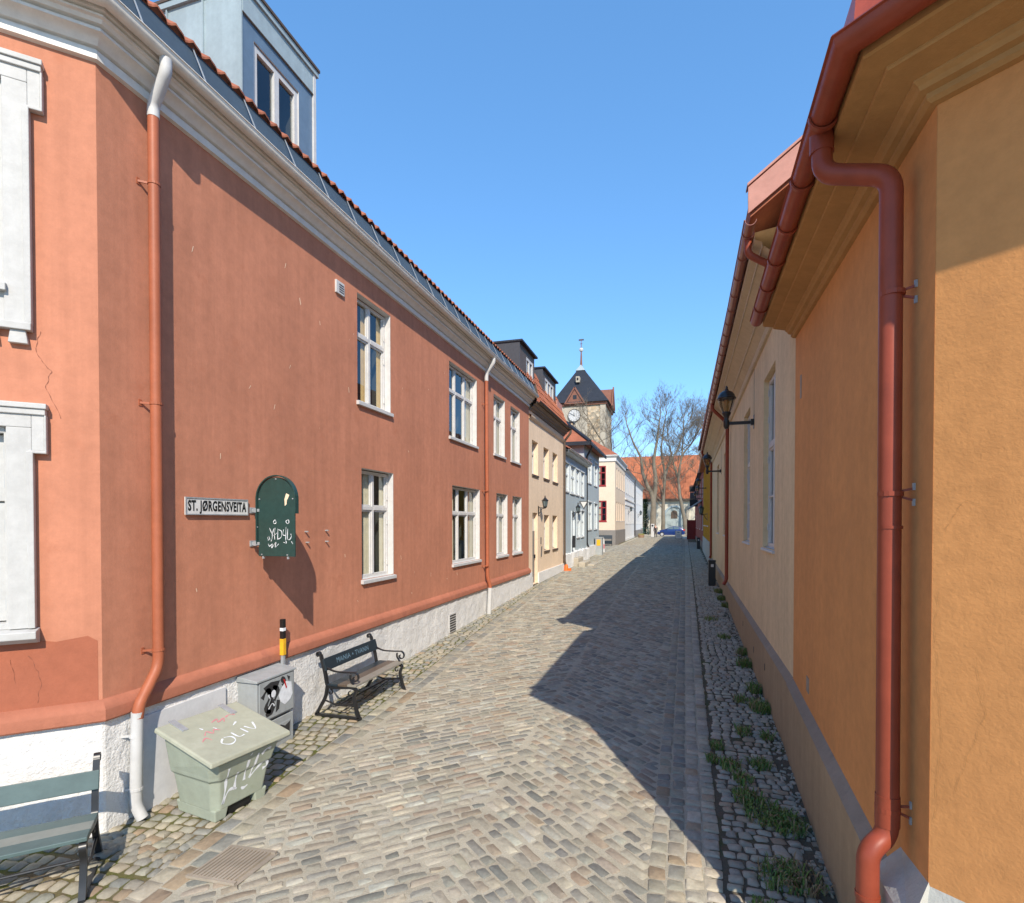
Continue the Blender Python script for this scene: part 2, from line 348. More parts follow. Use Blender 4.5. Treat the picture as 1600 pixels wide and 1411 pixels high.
# ------------------------------------------------------------------ ground, road bed, paving
def sheet(name, xf0, xf1, ys, m, dz, nx=1):
    mb = MB(); n = nx + 1; vs = []
    for y in ys:
        a, b = xf0(y), xf1(y)
        vs += [(a + (b - a) * i / nx, y, gz(y) + dz) for i in range(n)]
    mb.add(vs, [(j * n + i, j * n + i + 1, (j + 1) * n + i + 1, (j + 1) * n + i) for j in range(len(ys) - 1) for i in range(nx)])
    return tag(mb.build(name, m), None, None, kind='structure')
mg = paint('grey_gravel_ground', (0.27, 0.25, 0.21), 0.95, 0.15, 30, 0.5, 0.03)
sheet('ground', lambda y: -600, lambda y: 600, [-60, -5, 0, 10, 20, 25, 30, 80, 1500], mg, -0.035, 1)
def mortar_mat():
    m, t, b = new_mat('sandy_mortar', (0.4, 0.36, 0.28), 0.95)
    v = objco(t); n = noise(t, 2.0, 8, 0.7, v); n2 = noise(t, 90, 5, 0.7, v)
    c = ramp(t, n.outputs[0], [(0.3, (0.31, 0.275, 0.205)), (0.55, (0.42, 0.38, 0.29)), (0.75, (0.47, 0.43, 0.335))])
    c = mix(t, c, ramp(t, n2.outputs[0], [(0.35, (0.7,) * 3), (0.65, (1.15,) * 3)]), 0.7, 'MULTIPLY')
    t.links.new(c, b.inputs["Base Color"]); bump(t, b, n2.outputs[0], 0.5, 0.012); return m
def joint_mat(name, dirt, moss, lo, hi):
    m, t, b = new_mat(name, dirt, 0.95)
    v = objco(t); n = noise(t, 1.6, 7, 0.7, v); n2 = noise(t, 60, 5, 0.7, v)
    f = ramp(t, n.outputs[0], [(lo, (0, 0, 0)), (hi, (1, 1, 1))])
    c = mix(t, dirt, moss, f); c = mix(t, c, ramp(t, n2.outputs[0], [(0.3, (0.6,) * 3), (0.7, (1.25,) * 3)]), 0.8, 'MULTIPLY')
    t.links.new(c, b.inputs["Base Color"]); bump(t, b, n2.outputs[0], 0.6, 0.02); return m
M['mortar'] = mortar_mat()
M['jointL'] = joint_mat('mossy_joint_soil', (0.17, 0.13, 0.075), (0.095, 0.105, 0.02), 0.42, 0.56)
M['jointR'] = joint_mat('dark_joint_soil', (0.12, 0.10, 0.07), (0.085, 0.095, 0.035), 0.5, 0.62)
XL = lambda y: max(-4.72, -3.45 - 0.05 * y)       # left edge of the cobbled roadway
XC = lambda y: -1.75
XR = lambda y: -0.2 + 0.0185 * (y - 4)            # right edge of the chevron field
XK = lambda y: 0.37 + 0.0185 * (y - 4)            # right edge of the sett rows
XW = lambda y: (1.18 + 0.04 * (y - 4.58)) if y < 7.2 else (1.285 + 0.021 * (y - 7.2))
YS = [1.0 + i for i in range(0, 105)]
sheet('roadway', lambda y: XL(y) - 0.32, lambda y: XK(y) - 0.09, YS, M['mortar'], 0.0)
sheet('pavement', lambda y: -8.5 if y < 3.6 else (-5.0 if y < 33 else -9), lambda y: XL(y) - 0.32, YS, M['jointL'], -0.004)
sheet('pavement', lambda y: XK(y) - 0.09, lambda y: XW(y) + (0.3 if y < 70 else 30), YS, M['jointR'], -0.006)

class Stones:
    def __init__(s): s.V = []; s.F = []; s.C = []; s.n = 0
    def put(s, cx, cy, ux, uy, L, W, h, col, ch=0.3, jit=0.008, hi=True, edge=0.012):
        """one stone: a rounded block with length L along (ux,uy) and width W across"""
        vx, vy = -uy, ux; a, b = L / 2, W / 2; c = min(a, b) * ch
        rj = lambda: random.uniform(-jit, jit)
        if hi:
            pl = [(-a + c, -b), (a - c, -b), (a, -b + c), (a, b - c), (a - c, b), (-a + c, b), (-a, b - c), (-a, -b + c)]
            if L > 1.7 * W: pl = [(-a + c, -b), (0, -b), (a - c, -b), (a, -b + c), (a, b - c), (a - c, b), (0, b), (-a + c, b), (-a, b - c), (-a, -b + c)]
        else: pl = [(-a, -b), (a, -b), (a, b), (-a, b)]
        pl = [(p + rj(), q + rj()) for p, q in pl]; n = len(pl); o = s.n
        tl = random.uniform(-0.006, 0.006); tw = random.uniform(-0.006, 0.006)
        rings = [(1.0, -0.03, 0), (1.0, h - edge * 0.8, 0), (None, h, edge)]
        for k, z, ins in rings:
            for p, q in pl:
                pp = p - math.copysign(min(ins, abs(p) * 0.5), p); qq = q - math.copysign(min(ins, abs(q) * 0.5), q)
                x = cx + ux * pp + vx * qq; y = cy + uy * pp + vy * qq
                zz = z + (tl * pp / a + tw * qq / b if ins else 0) + (random.uniform(-0.0025, 0.0025) if ins else 0)
                s.V.append((x, y, gz(y) + zz))
        for r in range(2):
            for j in range(n):
                s.F.append((o + r * n + j, o + r * n + (j + 1) % n, o + (r + 1) * n + (j + 1) % n, o + (r + 1) * n + j))
        s.n += 3 * n
        if hi:
            s.V.append((cx, cy, gz(cy) + h + 0.004)); s.n += 1
            s.F += [(o + 2 * n + j, o + 2 * n + (j + 1) % n, o + 3 * n) for j in range(n)]
            s.C += [col] * (3 * n + 1)
        else:
            s.F.append(tuple(o + 2 * n + j for j in range(n))); s.C += [col] * (3 * n)
    def build(s, name, m):
        me = bpy.data.meshes.new(name); me.from_pydata(s.V, [], s.F)
        ca = me.color_attributes.new("col", 'FLOAT_COLOR', 'POINT')
        ca.data.foreach_set("color", np.array([(*c, 1) for c in s.C], dtype=np.float32).ravel())
        me.polygons.foreach_set("use_smooth", [True] * len(me.polygons)); me.set_sharp_from_angle(angle=R(50))
        me.materials.append(m); o = bpy.data.objects.new(name, me); COL.objects.link(o)
        return tag(o, None, None, kind='structure')
def jc(c, k=0.1):
    f = 1 + random.uniform(-k, k); return (c[0] * f * random.uniform(.97, 1.03), c[1] * f, c[2] * f * random.uniform(.97, 1.03))
CHEV = [((0.275, 0.249, 0.194), 6), ((0.236, 0.222, 0.181), 5), ((0.300, 0.251, 0.187), 4), ((0.309, 0.241, 0.172), 2), ((0.373, 0.334, 0.253), 5), ((0.178, 0.173, 0.147), 2), ((0.343, 0.328, 0.266), 4), ((0.247, 0.201, 0.149), 2)]
SETT = [((0.302, 0.275, 0.211), 6), ((0.254, 0.240, 0.198), 5), ((0.346, 0.301, 0.221), 3), ((0.292, 0.219, 0.144), 1), ((0.216, 0.209, 0.180), 2)]
SETTR = [((0.38, 0.34, 0.265), 5), ((0.33, 0.30, 0.24), 5), ((0.42, 0.37, 0.28), 3), ((0.35, 0.27, 0.185), 1)]
def pick(tab): return jc(random.choices([c for c, _ in tab], [k for _, k in tab])[0])
st = Stones()
# chevron field: courses at about 41 degrees, left half rising to the crown, right half falling from it
def chevron(ang, x0f, x1f, pitch, lmin, lmax):
    ca, sa = math.cos(ang), math.sin(ang)
    k = -20.0
    while True:
        k += pitch * random.uniform(0.85, 1.2) * (1.25 if random.random() < 0.08 else 1)
        y0 = k / ca                                   # the course crosses x = 0 at y0
        if y0 - 4 > 85: break
        f = lambda x: y0 + math.tan(ang) * x
        # ends of the course
        xa = x0f(f(-2)); xb = x1f(f(-1)); xa = x0f(f(xa)); xb = x1f(f(xb))
        if f(xa) < 1.3 and f(xb) < 1.3: continue
        t = xa / ca + random.uniform(0, 0.12); t1 = xb / ca
        while t < t1 - 0.05:
            L = random.uniform(lmin, lmax); L = min(L, t1 - t)
            if t1 - t - L < 0.09: L = t1 - t
            mx = (t + L / 2) * ca; my = y0 + (t + L / 2) * sa
            if my > 1.2 and my < 85:
                near = my < 13
                W = pitch * random.uniform(0.78, 0.93)
                wob = 0.012 * math.sin(t * 2.1 + k)
                st.put(mx - sa * wob, my + ca * wob, ca, sa, L - 0.019, W, random.uniform(0.0025, 0.008), pick(CHEV), 0.28, 0.007, near, 0.011)
            t += L
chevron(R(41), XL, XC, 0.093, 0.13, 0.30)
chevron(R(-40), XC, XR, 0.104, 0.12, 0.26)
# rows of larger setts on both sides of the chevron
def column(xf, wd, lmin, lmax, tab, yend, h=0.0065, lo=1.2, gap=0.014):
    y = lo
    while y < yend:
        L = random.uniform(lmin, lmax); c = y + L / 2
        st.put(xf(c) + random.uniform(-0.006, 0.006), c, 0.02, 1, L - gap, wd - gap, h, pick(tab), 0.18, 0.006, c < 16, 0.009); y += L
for i in range(4):
    column(lambda y, i=i: XR(y) + 0.075 + 0.142 * i, 0.142, 0.10, 0.19, SETT if i < 2 else SETTR, 70)
for i in range(2):
    column(lambda y, i=i: XL(y) - 0.085 - 0.16 * i, 0.16, 0.15, 0.30, SETT, 40)
st.build('roadway', M['cobble'])
# small setts, laid in rows across the pavements
def setts(x0f, x1f, y0, y1, pit, wmin, wmax, tab, h, skip=0.0, gap=0.02, ang=0.0, jit=0.008):
    y = y0
    while y < y1:
        p = pit * random.uniform(0.9, 1.12); c = y + p / 2
        x = x0f(c) + random.uniform(0, 0.05); xe = x1f(c); bow = random.uniform(0, 6)
        while x < xe - 0.04:
            wdt = min(random.uniform(wmin, wmax), xe - x)
            if random.random() > skip:
                xx = x + wdt / 2; yy = c + 0.012 * math.sin(xx * 3 + bow) + ang * (xx - x0f(c))
                if yy > 1.0:
                    a = random.uniform(-0.06, 0.06) + ang
                    ps.put(xx, yy, math.cos(a), math.sin(a), wdt - gap, p - gap, h * random.uniform(0.6, 1.2), pick(tab), 0.32, jit, c < 12, 0.014)
            x += wdt
        y += p
ps = Stones(); setts(lambda y: -8.0 if y < 3.35 else -4.92, lambda y: XL(y) - 0.33, 0.2, 34, 0.125, 0.10, 0.17, SETT, 0.012, 0.0, 0.022, 0.10)
setts(lambda y: -8.0, lambda y: XL(y) - 0.1, 34, 52, 0.16, 0.12, 0.2, SETT, 0.012, 0.0, 0.022)
ps.build('pavement', M['sett'])
ps = Stones(); setts(lambda y: XK(y) + 0.01, lambda y: XW(y) - (0.12 + 0.05 * math.sin(y * 3)), 1.4, 60, 0.098, 0.095, 0.15, SETTR, 0.012, 0.025, 0.02, 0.02)
# loose chips of stone in the strip along the wall
for i in range(900):
    y = random.uniform(3.0, 22); x = XW(y) - abs(random.gauss(0, 0.09)) - 0.01; s_ = random.uniform(0.012, 0.045)
    a = random.uniform(0, 3); ps.put(x, y, math.cos(a), math.sin(a), s_ * 1.3, s_, random.uniform(0.0, 0.012), pick(SETTR), 0.4, 0.003, False, 0.006)
ps.build('pavement', M['sett'])
# weeds and dead grass between the setts of the right pavement
def weeds():
    mb = MB(); mc = []
    spots = [(0.82, 5.48, .16, 240), (0.98, 5.36, .14, 240), (0.70, 5.75, .12, 160), (0.80, 4.58, .15, 170), (0.95, 4.60, .14, 140), (1.18, 8.3, .13, 220), (1.2, 9.1, .10, 140), (1.22, 10.5, .12, 150),
             (0.60, 6.40, .10, 130), (0.50, 6.85, .07, 80), (1.40, 17.6, .12, 260), (1.44, 19.0, .14, 260), (1.42, 16.4, .12, 160), (1.28, 11.3, .1, 120), (0.92, 6.5, .09, 120), (0.42, 6.5, .06, 60), (0.70, 6.1, .08, 100), (0.95, 8.6, .1, 90), (1.05, 12.6, .12, 90), (0.9, 14.5, .15, 90), (0.62, 4.15, .08, 90), (1.1, 7.3, .07, 70), (0.85, 7.4, .09, 80)]
    for x, y, r, n in spots:
        for i in range(int(n * 1.6)):
            a = random.uniform(0, 6.28); q = r * 1.15 * random.random() ** .6; px = x + q * math.cos(a); py = y + q * 1.3 * math.sin(a)
            px = min(px, XW(py) - 0.02); z = gz(py); hh = random.uniform(0.025, 0.11) * (1.6 if y > 8 and x > 1.1 else 1); b = random.uniform(0, 6.28)
            ln = Vector((math.cos(b), math.sin(b), 0)) * hh * random.uniform(0.3, 1.1); wv = Vector((-math.sin(b), math.cos(b), 0)) * random.uniform(0.002, 0.007)
            p = Vector((px, py, z)); m1 = p + ln * 0.45 + Vector((0, 0, hh * 0.75)); e = p + ln + Vector((0, 0, hh * random.uniform(0.4, 1.0)))
            mb.add([p - wv, p + wv, m1 + wv, m1 - wv, e], [(0, 1, 2, 3), (3, 2, 4)])
            dead = random.random() < (0.75 if y < 4.8 and x > .85 else 0.22)
            mc += [(0.30, 0.21, 0.11) if dead else random.choice([(0.15, 0.22, 0.04), (0.19, 0.25, 0.07), (0.09, 0.17, 0.04)])] * 5
    m, t, b = new_mat('weed_blades', (0.06, 0.1, 0.03), 0.7); a = t.nodes.new("ShaderNodeVertexColor"); a.layer_name = "col"
    t.links.new(a.outputs[0], b.inputs["Base Color"])
    o = mb.build('weeds', m, recalc=False); ca = o.data.color_attributes.new("col", 'FLOAT_COLOR', 'POINT')
    ca.data.foreach_set("color", np.array([(*c, 1) for c in mc], dtype=np.float32).ravel())
    tag(o, 'green weeds and dry grass growing between the setts beside the ochre and beige walls', 'weeds', kind='stuff')
weeds()

# ------------------------------------------------------------------ facade elements
def window(parent, T, s0, s1, z0, z1, cols=2, split=0.66, rev=0.13, mats=None, sill=0.07, curtain=None, fw=0.052, bars=(), lining=True, small=False, sillm=None, sill_t=0.075):
    fm, = (mats or (M['white'],)); sm = M['sash'] if mats is None else fm
    mb = MB(T)
    if lining:
        for a, b in ((s0 - 0.002, s0 + 0.006), (s1 - 0.006, s1 + 0.002)): mb.box(a, b, -rev, -0.002, z0, z1)
        mb.box(s0 + 0.006, s1 - 0.006, -rev, -0.003, z1 - 0.006, z1 + 0.002)
    d0, d1 = -rev - 0.05, -rev + 0.01
    a, b = (s0 + 0.006, s1 - 0.006) if lining else (s0, s1)
    mb.box(a, a + fw, d0, d1, z0, z1 - 0.02); mb.box(b - fw, b, d0, d1, z0, z1 - 0.02)
    mb.box(a + fw, b - fw, d0, d1 - 0.002, z1 - 0.02 - fw, z1 - 0.02); mb.box(a + fw, b - fw, d0, d1 - 0.002, z0, z0 + fw * 1.1)
    zs = z0 + (z1 - z0) * split
    if cols > 1:
        for i in range(1, cols):
            c = a + (b - a) * i / cols; mb.box(c - fw * 0.62, c + fw * 0.62, d0, d1 + 0.002, z0 + fw * 1.1, z1 - 0.02 - fw)
    if split < 1: 
        e = [a + fw] + sum([[a + (b - a) * i / cols - fw * 0.62, a + (b - a) * i / cols + fw * 0.62] for i in range(1, cols)], []) + [b - fw]
        for i in range(0, len(e), 2):
            mb.box(e[i], e[i + 1], d0, d1 + 0.006, zs - fw * 0.6, zs + fw * 0.6)
            if not small:
                mb.box(e[i], e[i + 1], d0 + 0.01, d1 - 0.012, zs - fw * 1.15, zs - fw * 0.6); mb.box(e[i], e[i + 1], d0 + 0.01, d1 - 0.012, zs + fw * 0.6, zs + fw * 1.15)
                mb.box(e[i], e[i] + 0.03, d0 + 0.01, d1 - 0.014, z0 + fw * 1.1, zs - fw * 1.15); mb.box(e[i + 1] - 0.03, e[i + 1], d0 + 0.01, d1 - 0.014, z0 + fw * 1.1, zs - fw * 1.15)
                mb.box(e[i], e[i] + 0.03, d0 + 0.01, d1 - 0.014, zs + fw * 1.15, z1 - 0.02 - fw); mb.box(e[i + 1] - 0.03, e[i + 1], d0 + 0.01, d1 - 0.014, zs + fw * 1.15, z1 - 0.02 - fw)
            for bz in bars:
                zz = z0 + (z1 - z0) * bz; mb.box(e[i], e[i + 1], d0 + 0.01, d1 - 0.005, zz - 0.015, zz + 0.015)
    if not small:
        for hz in (0.12, 0.52, 0.76, 0.92): mb.box(b - fw - 0.012, b - fw + 0.014, d1, d1 + 0.016, z0 + (z1 - z0) * hz - 0.05, z0 + (z1 - z0) * hz + 0.05)
    f = mb.build('window', sm, parent, bev=0.0 if small else 0.004)
    p = MB(T); p.quad((a, d0 + 0.022, z0), (b, d0 + 0.022, z0), (b, d0 + 0.022, z1 - 0.02), (a, d0 + 0.022, z1 - 0.02)); p.build('pane', M['glass'], f)
    bk = MB(T); e = -rev - 0.75
    bk.quad((a, e, z0), (b, e, z0), (b, e, z1), (a, e, z1)); bk.quad((a, d0, z0), (a, e, z0), (a, e, z1), (a, d0, z1)); bk.quad((b, d0, z0), (b, e, z0), (b, e, z1), (b, d0, z1))
    bk.quad((a, d0, z0), (b, d0, z0), (b, e, z0), (a, e, z0)); bk.quad((a, d0, z1), (b, d0, z1), (b, e, z1), (a, e, z1)); bk.build('room', M['dark'], f)
    if sill:
        q = MB(T); q.prism([(s0 - 0.03, -rev + 0.01, z0 + 0.012), (s0 - 0.03, sill, z0 - 0.018), (s0 - 0.03, sill, z0 - sill_t), (s0 - 0.03, -rev + 0.01, z0 - sill_t)], (s1 - s0 + 0.06, 0, 0))
        q.build('sill', sillm or M['white'], f, bev=0.004)
    if curtain:
        for (ca, cb) in curtain:
            c = MB(T); n = 14; pts = []
            for i in range(n + 1):
                s_ = a + (b - a) * (ca + (cb - ca) * i / n); pts.append((s_, -rev - 0.066 + 0.013 * math.sin(i * 1.9)))
            for i in range(n): c.quad((*pts[i], z0 + 0.03), (*pts[i + 1], z0 + 0.03), (*pts[i + 1], z1 - 0.06), (*pts[i], z1 - 0.06))
            c.build('curtain', curtain_mat[0], f, smooth=60, recalc=False)
    return f
curtain_mat = [M['curtain']]
def tile_roof(parent, T, s0, s1, z0, u0, pitch, length, m, period=0.22, course=0.34, s0t=None, name='roof', per=6, amp=0.028):
    """pantile sheet: eave at height z0, outward offset u0, rising inwards"""
    mb = MB(T); ca, sa = math.cos(pitch), math.sin(pitch); nc = max(1, int(length / course)); n = int((s1 - s0) / period * per); vs = []; rows = []
    for c in range(nc):
        rows.append((c * course, 0.03)); rows.append(((c + 1) * course - 0.001, 0.0))
    for t, lift in rows:
        lo = s0 if s0t is None else s0 + t * ca * s0t
        for i in range(n + 1):
            s_ = s0 + (s1 - s0) * i / n; ph = (s_ / period) % 1.0
            wv = amp * math.sin(2 * math.pi * ph) + amp * 0.5 * math.sin(4 * math.pi * ph + 0.6)
            s_ = max(s_, lo); h = wv + lift
            vs.append((s_, u0 - t * ca + h * sa, z0 + t * sa + h * ca))
    k = n + 1
    mb.add(vs, [(r * k + i, r * k + i + 1, (r + 1) * k + i + 1, (r + 1) * k + i) for r in range(len(rows) - 1) for i in range(n)])
    # thickness at the eave
    ed = [(vs[i][0], vs[i][1], vs[i][2] - 0.022) for i in range(k)]
    mb.add(vs[:k] + ed, [(i, i + 1, k + i + 1, k + i) for i in range(n)])
    return mb.build(name, m, parent, smooth=60, recalc=False)
def arc_path(pts, rad=0.08, n=5):
    """polyline with rounded corners"""
    P = [Vector(p) for p in pts]; out = [P[0]]
    for i in range(1, len(P) - 1):
        a = (P[i - 1] - P[i]); b = (P[i + 1] - P[i]); r = min(rad, a.length * 0.45, b.length * 0.45)
        p0 = P[i] + a.normalized() * r; p1 = P[i] + b.normalized() * r
        for k in range(n + 1):
            t = k / n; out.append(p0 * (1 - t) ** 2 + P[i] * 2 * t * (1 - t) + p1 * t * t)
    out.append(P[-1]); return out
def gutter(parent, path, side, z, r, off, m, name='gutter', brackets=0.0, zo=None):
    """half-round gutter hung outside a plan path, with clips every few decimetres"""
    arc = lambda q: [(off + r - q * math.cos(math.pi * k / 8), z - q * math.sin(math.pi * k / 8)) for k in range(9)]
    mb = MB(); mb.sweep(arc(r) + [(off + 2 * r + 0.012, z + 0.004), (off + 2 * r + 0.006, z + 0.014)] + arc(r - 0.006)[::-1], path, side, True, zo)
    if brackets:
        for gi, (a, b) in enumerate(zip(path[:-1], path[1:])):
            a = Vector(a); b = Vector(b); d = (b - a).normalized(); nn = Vector((d.y, -d.x)) * side; L = (b - a).length
            s_ = 0.3; zf = lambda t: (zo[gi] + (zo[gi + 1] - zo[gi]) * t / L) if zo else 0
            while s_ < L:
                mb.ribbon([(a.x + d.x * s_ + nn.x * q[0], a.y + d.y * s_ + nn.y * q[0], q[1] + zf(s_)) for q in arc(r + 0.006)], (d.x * 0.03, d.y * 0.03, 0), 0.01); s_ += brackets
    return mb.build(name, m, parent, smooth=45)
def hip_box(mb, x0, x1, y0, y1, z0, zr, ov=0.3, hip=1.0):
    cx = (x0 + x1) / 2; cy = (y0 + y1) / 2; x0 -= ov; x1 += ov; y0 -= ov; y1 += ov
    if (x1 - x0) < (y1 - y0): h = (x1 - x0) / 2 * hip; a, b = (cx, y0 + h, zr), (cx, y1 - h, zr)
    else: h = (y1 - y0) / 2 * hip; a, b = (x0 + h, cy, zr), (x1 - h, cy, zr)
    v = [(x0, y0, z0), (x1, y0, z0), (x1, y1, z0), (x0, y1, z0), a, b]
    if (x1 - x0) < (y1 - y0): f = [(0, 1, 4), (1, 2, 5, 4), (2, 3, 5), (3, 0, 4, 5), (3, 2, 1, 0)]
    else: f = [(0, 1, 5, 4), (1, 2, 5), (2, 3, 4, 5), (3, 0, 4), (3, 2, 1, 0)]
    mb.add(v, f)

# ------------------------------------------------------------------ red corner house (left)
TL = frame((-4.9, 0), (0, 1)); TC = frame((-4.9, 3.6), (-1, -1), -1)
rh = thing('red_house', 'long terracotta red two-storey house with white cornice and white plinth on the left', 'house', (-4.9, 3.6, 0))
RP = [(-7.4, 1.1), (-4.9, 3.6), (-4.9, 18.5)]
W = [(7.72, 8.79, 4.73, 6.46), (7.83, 8.88, 1.82, 3.65), (11.45, 13.25, 4.73, 6.43), (11.62, 13.47, 1.80, 3.62), (14.62, 15.68, 4.73, 6.40), (14.87, 15.95, 1.80, 3.61), (16.28, 17.33, 4.72, 6.40), (16.5, 17.55, 1.80, 3.60)]
CW = [(0.62, 1.94, 4.72, 6.42), (0.62, 1.94, 1.86, 3.55)]
mb = MB(TL); wall_holes(mb, 3.6, 18.5, 0.98, 7.2, W)
mb.T = TC; wall_holes(mb, 0, 3.5, 0.98, 7.2, CW)
mb.T = None; mb.box(-12.5, -6.3, 4.6, 18.48, -0.3, 7.2); mb.quad((-4.9, 18.5, -.3), (-8, 18.5, -.3), (-8, 18.5, 7.2), (-4.9, 18.5, 7.2))
mb.build('wall', M['red'], rh, recalc=False)
mb = MB(); mb.sweep([(0.0, 1.17), (0.012, 1.165), (0.075, 1.10), (0.08, 1.085), (0.08, 1.0), (0.07, 0.985), (0.0, 0.985)], RP); mb.build('ledge', M['red_dark'], rh, smooth=30)
# repainted patch low on the chamfer
mb = MB(TC); top = [(3.4, 1.78)] + [(3.4 - 0.17 * i, 1.78 + 0.05 * math.sin(i * 1.7) + random.uniform(-.015, .015)) for i in range(1, 18)] + [(0.32, 1.72), (0.1, 1.75), (0.03, 1.7)]
n = len(top); mb.add([(a, 0.003, z) for a, z in top] + [(a, 0.003, 1.165) for a, z in top], [(i, i + 1, n + i + 1, n + i) for i in range(n - 1)])
M['red_patch'] = paint('darker_red_repaint', (0.36, 0.115, 0.062), 0.85, 0.08, 55, 0.22, 0.01, lump=1.2)
mb.build('paint_patch', M['red_patch'], rh)
# rough plinth: a finely divided face pushed about so that its edge is uneven
mb = MB(); zs = [-0.5, -0.1, 0.05, 0.2, 0.35, 0.5, 0.65, 0.8, 0.9, 0.984]
def plinth_face(T, s0, s1, step, d0, rough, zlo=None):
    n = int((s1 - s0) / step); vs = [(s0 + (s1 - s0) * i / n, d0 + random.uniform(-rough, rough) * (0 if i in (0, n) else 1), z) for z in zs for i in range(n + 1)]
    mb.T = T; mb.add(vs, [(j * (n + 1) + i, j * (n + 1) + i + 1, (j + 1) * (n + 1) + i + 1, (j + 1) * (n + 1) + i) for j in range(len(zs) - 1) for i in range(n)])
plinth_face(TL, 3.6, 18.9, 0.12, 0.03, 0.012); plinth_face(TC, 0, 3.5, 0.12, 0.03, 0.012); mb.T = None
mb.quad((-4.87, 3.6, -.5), (-4.879, 3.579, -.5), (-4.879, 3.579, .984), (-4.87, 3.6, .984)); mb.quad((-4.87, 18.9, -.5), (-5.3, 18.9, -.5), (-5.3, 18.9, .984), (-4.87, 18.9, .984)); mb.quad((-4.87, 18.5, .984), (-4.87, 18.9, .984), (-5.3, 18.9, .984), (-5.3, 18.5, .984))
mb.build('plinth', M['white_rough'], rh, smooth=60, recalc=False)
mb = MB(TL); mb.box(3.92, 4.94, 0.03, 0.055, -0.12, 0.90); mb.build('cover_panel', M['grey_panel'], rh, bev=0.003)
mb = MB(TL); mb.prism([(4.28, 0.056, .30), (4.36, 0.056, .30), (4.33, 0.056, .35), (4.30, .056, .34)], (0, .004, 0)); mb.prism([(4.31, 0.056, .10), (4.325, 0.056, .10), (4.33, 0.056, .30), (4.30, .056, .30)], (0, .002, 0)); mb.build('rust_mark', M['rust'], rh)
CP = [(0.0, 6.80), (0.04, 6.81), (0.04, 6.885), (0.022, 6.89), (0.022, 6.905), (0.06, 6.91), (0.085, 6.94), (0.125, 6.972), (0.15, 6.98), (0.15, 7.005), (0.13, 7.01), (0.13, 7.022), (0.17, 7.03), (0.19, 7.055), (0.215, 7.065), (0.215, 7.08), (0.20, 7.085), (0.20, 7.095), (0.24, 7.10), (0.24, 7.135), (0.26, 7.14), (0.30, 7.145), (0.0, 7.16)]
mb = MB(); mb.sweep(CP, RP); mb.build('cornice', M['offwhite'], rh, smooth=25)
gutter(rh, RP, 1, 7.165, 0.068, 0.235, M['offwhite'])
mb = MB(); mb.sweep([(0.30, 7.10), (0.305, 7.15), (0.17, 7.575), (0.10, 7.62)], RP); mb.build('eave_flashing', M['flash'], rh)
for i in range(22): mb = MB(TL); s_ = 3.75 + i * 0.68; mb.beam((s_, 0.372, 7.17), (s_ + .02, 0.185, 7.575), 0.012, 0.008); mb.build('strap', M['galv'], rh)
tile_roof(rh, TL, 3.52, 18.55, 7.585, 0.19, R(37), 6.1, M['tile'], s0t=0.414, amp=0.021, period=0.2)
tile_roof(rh, TC, -0.08, 4.0, 7.585, 0.19, R(37), 3.4, M['tile'], s0t=0.414, amp=0.021, period=0.2)
mb = MB(); mb.quad((-9.6, 3.6, 11.2), (-9.6, 18.55, 11.2), (-14.4, 18.55, 7.5), (-14.4, 3.6, 7.5)); mb.add([(-4.9, 18.54, 7.2), (-4.75, 18.54, 7.6), (-9.6, 18.54, 11.2), (-14.4, 18.54, 7.4), (-12.5, 18.54, 7.2)], [(0, 1, 2, 3, 4)]); mb.build('rear_roof', M['tile'], rh, recalc=False)
mb = MB()
for p, q in (((-4.9 + .2, 18.58), None),):
    pass
mb.beam((-4.62, 18.56, 7.2), (-4.72, 18.56, 7.62), 0.02, 0.1); mb.build('verge_trim', M['brown'], rh)
# windows
CUR = [[(0.06, 0.16), (0.36, 0.5), (0.84, 0.97)], [(0.30, 0.48), (0.82, 1.0)], [(0.72, 1.0), (0.0, 0.1)], [(0.0, 0.25), (0.68, 1.0)], [(0.0, 1.0)], [(0.1, 1.0)], [(0, 1.0)], [(0.0, 1.0)]]
for i, (a, b, c, d) in enumerate(W):
    curtain_mat[0] = M['curtain2'] if i == 0 else M['curtain']
    window(rh, TL, a, b, c, d, 3 if i in (2, 3) else 2, 0.645, 0.12, None, 0.05, CUR[i])
curtain_mat[0] = M['curtain']
